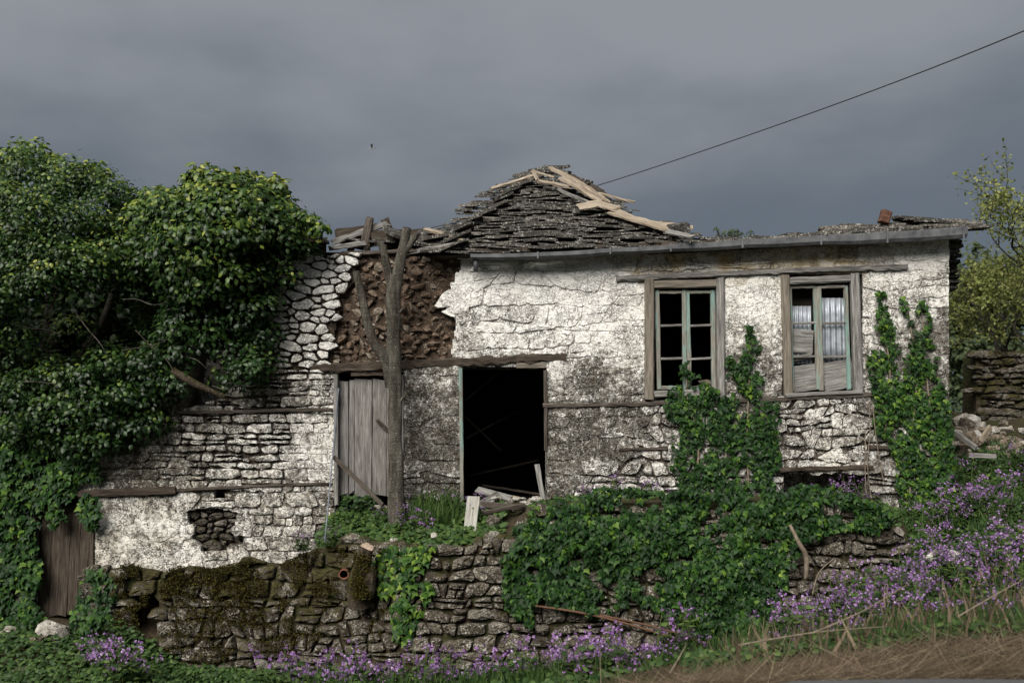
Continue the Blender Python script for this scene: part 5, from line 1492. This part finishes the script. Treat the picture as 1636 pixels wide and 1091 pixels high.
for k in range(60):
    px = rs.uniform(1522, 1640); py = rs.uniform(672, 728) + max(0, (px - 1560) * .15); Y = lerp(1.9, .7, (py - 672) / 70)
    big = rs.random() < .3
    s = rs.uniform(.13, .22) if big else rs.uniform(.06, .12)
    rock('rubble_stone', 'stone of the pale and brown rubble heap right of the house', 'rubble', P(px, py, Y), (s, s * .9, s * .65), rs.choice(['rock', 'darkrock', 'darkrock']), 100 + k, 'rubble heap right of the house', rs.uniform(0, 3))
loose('loose_plank', 'grey board sticking out of the rubble heap right of the house', [(1528, 692, 1.0), (1560, 716, .6)], .08, .04, 'wood')
loose('loose_plank', 'pale upright board in the rubble heap', [(1566, 706, .9), (1582, 682, 1.0)], .10, .03, 'tanwood')
loose('loose_plank', 'flat grey board at the foot of the rubble heap', [(1548, 727, .5), (1592, 729, .5)], .07, .03, 'wood')

# ------------------------------------------------------------------ flowers and ground cover
def flower_parts(seed, h, ns, fl):
    r2 = random.Random(seed); g = np.random.default_rng(seed)
    tubes, tips, lp, ln, lt = [], [], [], [], []
    for s in range(ns):
        b = Vector((r2.gauss(0, .11), r2.gauss(0, .11), -.05)); d = Vector((r2.gauss(0, .25), r2.gauss(0, .25), 1)); hh = h * r2.uniform(.4, 1.15)
        pts = [b, b + d * hh * .35, b + d * hh * .7 + Vector((0, 0, .03)), b + d * hh]
        tubes.append((pts, [.006, .005, .004, .003], 3)); tips.append(pts[-1])
        for q in range(1):
            e = pts[2].lerp(pts[3], r2.uniform(0, .6)) + Vector((r2.gauss(0, .05), r2.gauss(0, .05), .06)); tubes.append(([pts[2], e], [.003, .002], 3)); tips.append(e)
        for q in range(20):
            p = pts[0].lerp(pts[3], r2.random() ** 1.2 * .85); lp.append(p); a = r2.uniform(0, 6.28)
            lt.append((math.cos(a), math.sin(a), r2.uniform(-.4, .5))); ln.append((r2.gauss(0, .3), -.3 + r2.gauss(0, .3), 1))
    V, Fc = merged_tubes(tubes)
    st = mk_mesh('stems', V, Fc, True)
    st.materials.append(M['stem'])
    def cl(name, P_, N_, T_, S_, tm, mat):
        o = cloud(name, np.array(P_), np.array(N_), np.array(T_), np.array(S_), tm, mat); me = o.data; bpy.data.objects.remove(o); return me
    fo = cl('foliage', lp, ln, lt, g.uniform(.05, .11, len(lp)), (LEAF_T, LEAF_F), 'herb')
    fp, fn, ft, fs = [], [], [], []
    for tpt in tips:
        for q in range(fl):
            c = tpt + Vector((r2.gauss(0, .026), r2.gauss(0, .026), r2.gauss(0, .026)))
            nrm_ = Vector((r2.gauss(0, .6), r2.gauss(-.5, .5), r2.gauss(.5, .5))).normalized(); ax = nrm_.orthogonal().normalized()
            for w_ in range(4):
                dd = ax.copy(); dd.rotate(Matrix.Rotation(w_ * math.pi / 2, 3, nrm_)); fp.append(tuple(c)); fn.append(tuple(nrm_)); ft.append(tuple(dd)); fs.append(r2.uniform(.014, .022))
    T = QUAD_T.copy(); T[:, 0] *= 1.25
    bl = cl('blossoms', fp, fn, ft, fs, (T, QUAD_F), 'petal')
    return st, fo, bl
FP = [flower_parts(200 + k, [.40, .50, .60, .46, .36, .54][k], [5, 6, 5, 6, 5, 6][k], [5, 5, 4, 5, 6, 4][k]) for k in range(6)]
def flower(p, s, rz, label, group, k):
    st, fo, bl = FP[k % 6]
    t = thing('flowering_plant', label, 'flowers', p, group); t.rotation_euler = (0, 0, rz); t.scale = (s, s, s)
    for nm, me in (('stems', st), ('foliage', fo), ('blossoms', bl)):
        o = bpy.data.objects.new(nm, me); COL.objects.link(o); o.parent = t; o['kind'] = 'stuff'
rs = random.Random(90); kf = 0
def on_ground(px, Y):
    x = (px - CX) * (D + Y) / F; return Vector((x, Y, terrain(x, Y)))
def strew(n, fn, label, group, srange=(.8, 1.2)):
    global kf
    for _ in range(n):
        p = fn()
        flower(p, rs.uniform(*srange), rs.uniform(0, 6.28), label, group, kf); kf += 1
strew(62, lambda: on_ground(rs.uniform(440, 1100), rs.uniform(-3.8, -1.9)), 'purple-flowered plant in the strip along the foot of the retaining wall', 'purple flowers below the retaining wall', (.7, 1.5))
strew(10, lambda: on_ground(rs.uniform(150, 240), rs.uniform(-2.0, -1.3)), 'purple-flowered plant left of the mossy wall near the boulders', 'purple flowers near the boulders', (.8, 1.3))
strew(46, lambda: on_ground(rs.uniform(1230, 1480), rs.uniform(-4.2, -2.1)), 'purple-flowered plant before the right end of the retaining wall', 'purple flowers at the right wall end', (.8, 1.15))
strew(88, lambda: on_ground(rs.uniform(1470, 1720), rs.uniform(-4.2, .6)), 'purple-flowered plant on the green slope right of the house', 'purple flowers on the right slope', (.7, 1.1))
strew(9, lambda: terr_pt(rs.uniform(585, 700), rs.uniform(.3, .8)), 'purple-flowered plant on the terrace by the pollarded tree', 'purple flowers on the terrace', (.5, .8))
strew(4, lambda: terr_pt(rs.uniform(725, 800), rs.uniform(.3, .7)), 'purple-flowered plant by the upright green board', 'purple flowers by the upright board', (.45, .65))
strew(5, lambda: P(rs.uniform(480, 530), 880, -.55) + Vector((0, 0, rs.uniform(0, .1))), 'purple-flowered plant at the foot of the metal rod', 'purple flowers at the metal rod', (.35, .55))
strew(7, lambda: terr_pt(rs.uniform(930, 1060), .85), 'purple-flowered plant behind the ivy at the foot of the front wall', 'purple flowers at the front wall', (.5, .75))
strew(8, lambda: terr_pt(rs.uniform(1250, 1400), .6), 'purple-flowered plant before the dark low opening', 'purple flowers at the low opening', (.5, .75))

def ground_cloud(name, n, pick, size, tmpl, mat, up=.8, shift=0, lift=.1):
    PP = np.array([tuple(pick()) for _ in range(n)])
    PP[:, 2] += NR.uniform(-.02, lift, n)
    Nn = np.stack([NR.normal(0, .45, n), NR.normal(-.45, .4, n), np.full(n, up)], 1); a = NR.uniform(0, 6.28, n)
    Tn = np.stack([np.cos(a), np.sin(a), NR.normal(.1, .4, n)], 1)
    o = cloud(name, PP, Nn, Tn, NR.uniform(*size, n), tmpl, mat, None, np.clip(NR.beta(2, 2.4, n) + shift, 0, 1)); return o
def pick_low():
    px = rs.uniform(-60, 1500); return on_ground(px, rs.uniform(-4.2, -1.7) if px > 160 else rs.uniform(-3.5, -.7))
def pick_right(): return on_ground(rs.uniform(1440, 1760), rs.uniform(-4.0, 1.2))
XYL = []
def gb(n, pick):      # many points at once
    return pick(n)
def pts_ground(n, x0, x1, y0, y1):
    Y = NR.uniform(y0, y1, n); X = (NR.uniform(x0, x1, n) - CX) * (D + Y) / F
    Zz = np.concatenate([terrain_np(X[i:i + 2000], Y[i:i + 2000]) for i in range(0, n, 2000)])
    return np.stack([X, Y, Zz], 1)
def cover(name, label, PP, size, tmpl, mat, lift, shift=0.0, blade=False, parent=None):
    n = len(PP); PP = PP.copy(); lump = np.array([.5 + .5 * n3(p[0] * 1.6, p[1] * 1.6, 9) for p in PP])
    PP[:, 2] += NR.uniform(-.02, 1, n) * lift * lump
    if blade:
        Tn = np.stack([NR.normal(0, .4, n), NR.normal(0, .4, n), np.full(n, 1.0)], 1); Nn = np.stack([NR.normal(0, 1, n), NR.normal(0, 1, n) - .5, np.full(n, .2)], 1)
    else:
        a = NR.uniform(0, 6.28, n)
        Nn = np.stack([NR.normal(0, .45, n), NR.normal(-.5, .4, n), np.full(n, .8)], 1); Tn = np.stack([np.cos(a), np.sin(a), NR.normal(.1, .4, n)], 1)
    o = cloud(name, PP, Nn, Tn, NR.uniform(*size, n), tmpl, mat, parent, np.clip(NR.beta(2, 2.4, n) + shift, 0, 1), .09 if blade else 1.0)
    return tag(o, label, 'plants', None, 'stuff')
cover('ground_cover', 'leafy green ground cover along the foot of the wall', np.concatenate([pts_ground(3200, 140, 600, -1.8, -.3), pts_ground(15000, 140, 1450, -5.6, -1.6), pts_ground(3600, -80, 170, -3.2, -.8), pts_ground(6000, -480, -80, -5.0, 3.0)]), (.05, .10), (LEAF_T, LEAF_F), 'herb', .22)
cover('ground_cover', 'leafy green ground cover on the right slope', np.concatenate([pts_ground(3200, 140, 600, -1.8, -.3), pts_ground(22000, 1440, 1800, -6.3, 1.0), pts_ground(9000, 1800, 2250, -6.3, 3.0), pts_ground(7000, 1100, 1450, -6.3, -2.0)]), (.045, .09), (LEAF_T, LEAF_F), 'herb', .24)
cover('grass', 'green grass blades among the flowers on the right slope', pts_ground(7000, 1250, 1780, -6.2, 1.2), (.12, .30), (BLADE_T, BLADE_F), 'herb', .04, -.05, True)
tp = np.array([tuple(terr_pt(NR.uniform(508, 800), NR.uniform(.02, .85))) for _ in range(3400)])
cover('ground_cover', 'broad green leaves growing on the terrace by the stump', tp, (.05, .13), (LEAF_T, LEAF_F), 'herb', .16, .12)
tp = np.array([tuple(terr_pt(NR.uniform(660, 730), NR.uniform(.35, .9))) for _ in range(900)])
cover('weeds', 'feathery green weeds at the foot of the grey pillar', tp, (.10, .34), (BLADE_T, BLADE_F), 'herb', .10, .12, True)
tp = np.array([tuple(terr_pt(NR.uniform(850, 1440), NR.uniform(.1, .95))) for _ in range(2600)])
cover('ground_cover', 'low green plants between the ivy and the front wall', tp, (.05, .10), (LEAF_T, LEAF_F), 'herb', .12, .0)
tp = np.array([tuple(P(NR.uniform(545, 605), 806 + NR.uniform(0, 4), NR.uniform(-.25, .1))) for _ in range(160)])
cover('weeds', 'dark leafy weeds under the grey plank door', tp, (.05, .11), (LEAF_T, LEAF_F), 'herb', .22, -.15)

cover('weeds', 'tall green weeds mixed among the flowers below the retaining wall', pts_ground(3200, 420, 1250, -4.6, -1.8), (.12, .42), (BLADE_T, BLADE_F), 'herb', .04, .0, True)
cover('weeds', 'dry brown stalks mixed into the weeds above the bank', pts_ground(1500, 1150, 1780, -6.3, -3.0), (.12, .40), (BLADE_T, BLADE_F), 'dry', .04, .15, True)
strew(20, lambda: on_ground(rs.uniform(1250, 1680), rs.uniform(-5.6, -4.0)), 'purple-flowered plant low on the green slope just above the bank', 'purple flowers above the bank', (.5, .9))
# dry grass bank in the foreground
n = 34000
Y = NR.uniform(-7.72, -6.25, n); X = NR.uniform(-2.0, 6.5, n)
keepm = NR.random(n) < np.clip((X - .5) / 1.3, .0, 1)
X, Y = X[keepm], Y[keepm]; n = len(X)
Zz = np.concatenate([terrain_np(X[i:i + 2000], Y[i:i + 2000]) for i in range(0, n, 2000)])
PP = np.stack([X, Y, Zz + NR.uniform(-.02, .05, n)], 1)
Tn = np.stack([NR.normal(.6, 1.0, n), NR.normal(-.1, .5, n), np.abs(NR.normal(.0, .16, n))], 1); Nn = np.stack([NR.normal(0, .3, n), np.full(n, -.6), np.full(n, .8)], 1)
o = cloud('dry_grass', PP, Nn, Tn, NR.uniform(.08, .30, n), (BLADE_T * np.array([1, 1, .5]), BLADE_F), 'dry', None, NR.beta(1.3, 2.2, n), .018)
tag(o, 'matted brown dry grass on the near bank at the bottom right', 'grass', None, 'stuff')
n = 900
Y = NR.uniform(-7.6, -6.3, n); X = NR.uniform(.6, 6.0, n)
Zz = np.concatenate([terrain_np(X[i:i + 2000], Y[i:i + 2000]) for i in range(0, n, 2000)])
o = cloud('dry_grass', np.stack([X, Y, Zz + NR.uniform(0, .06, n)], 1), np.stack([NR.normal(0, .3, n), np.full(n, -.6), np.full(n, .8)], 1), np.stack([NR.normal(.4, 1.0, n), NR.normal(-.1, .5, n), np.abs(NR.normal(.05, .28, n))], 1), NR.uniform(.25, .6, n), (BLADE_T * np.array([1, 1, .5]), BLADE_F), 'dry', None, NR.beta(2.0, 1.6, n), .009)
tag(o, 'longer pale straw lying loose over the brown bank', 'grass', None, 'stuff')
for (a, b, c, lab) in [((1300, 1010, -6.4), (1380, 975, -6.3), (1455, 930, -6.0), 'pale dry stalk slanting up before the right slope'), ((1530, 985, -6.2), (1590, 950, -6.0), (1636, 925, -5.9), 'long dry stalk at the right edge above the bank'), ((1070, 1075, -6.6), (1085, 1050, -6.6), (1096, 1030, -6.6), 'short dry stalk at the left tip of the bank'), ((1180, 1030, -6.5), (1300, 1010, -6.4), (1420, 1000, -6.3), 'dry stalk lying along the top of the bank')]:
    tag(tube('dry_stalk', [P(*a), P(*b), P(*c)], [.008, .006, .003], 'vine', None, 5, .2, 4), lab, 'stalk')

# ------------------------------------------------------------------ cable, bird
pts = [P(560, 392, 9), P(690, 364, 8.5), P(800, 338, 7.8), P(950, 298, 6.5), P(1150, 232, 4.5), P(1400, 143, 2), P(1650, 44, -.5), P(1900, -70, -3)]
tag(tube('cable', pts, [.0095] * len(pts), 'wire', None, 5, 0, 6), 'thin black overhead cable crossing the grey sky', 'cable')
b = P(593, 237, 12)
V = [(b.x + x * .45, b.y + y * .45, b.z + z * .45) for x, y, z in [(-.20, 0, 0), (0, -.05, .04), (.16, 0, .02), (0, .05, .04), (0, 0, -.05), (.02, -.32, .16), (.12, -.28, .14), (.10, -.04, .03), (.02, .32, .16), (.12, .28, .14), (.10, .04, .03), (.30, 0, .03), (.28, .05, .02)]]
Fc = [(0, 1, 4), (1, 2, 4), (2, 3, 4), (3, 0, 4), (0, 3, 1), (1, 3, 2), (1, 5, 6, 7), (3, 10, 9, 8), (2, 11, 12)]
tag(obj('bird', V, Fc, M['birdm']), 'tiny bird flying in the grey sky', 'bird')
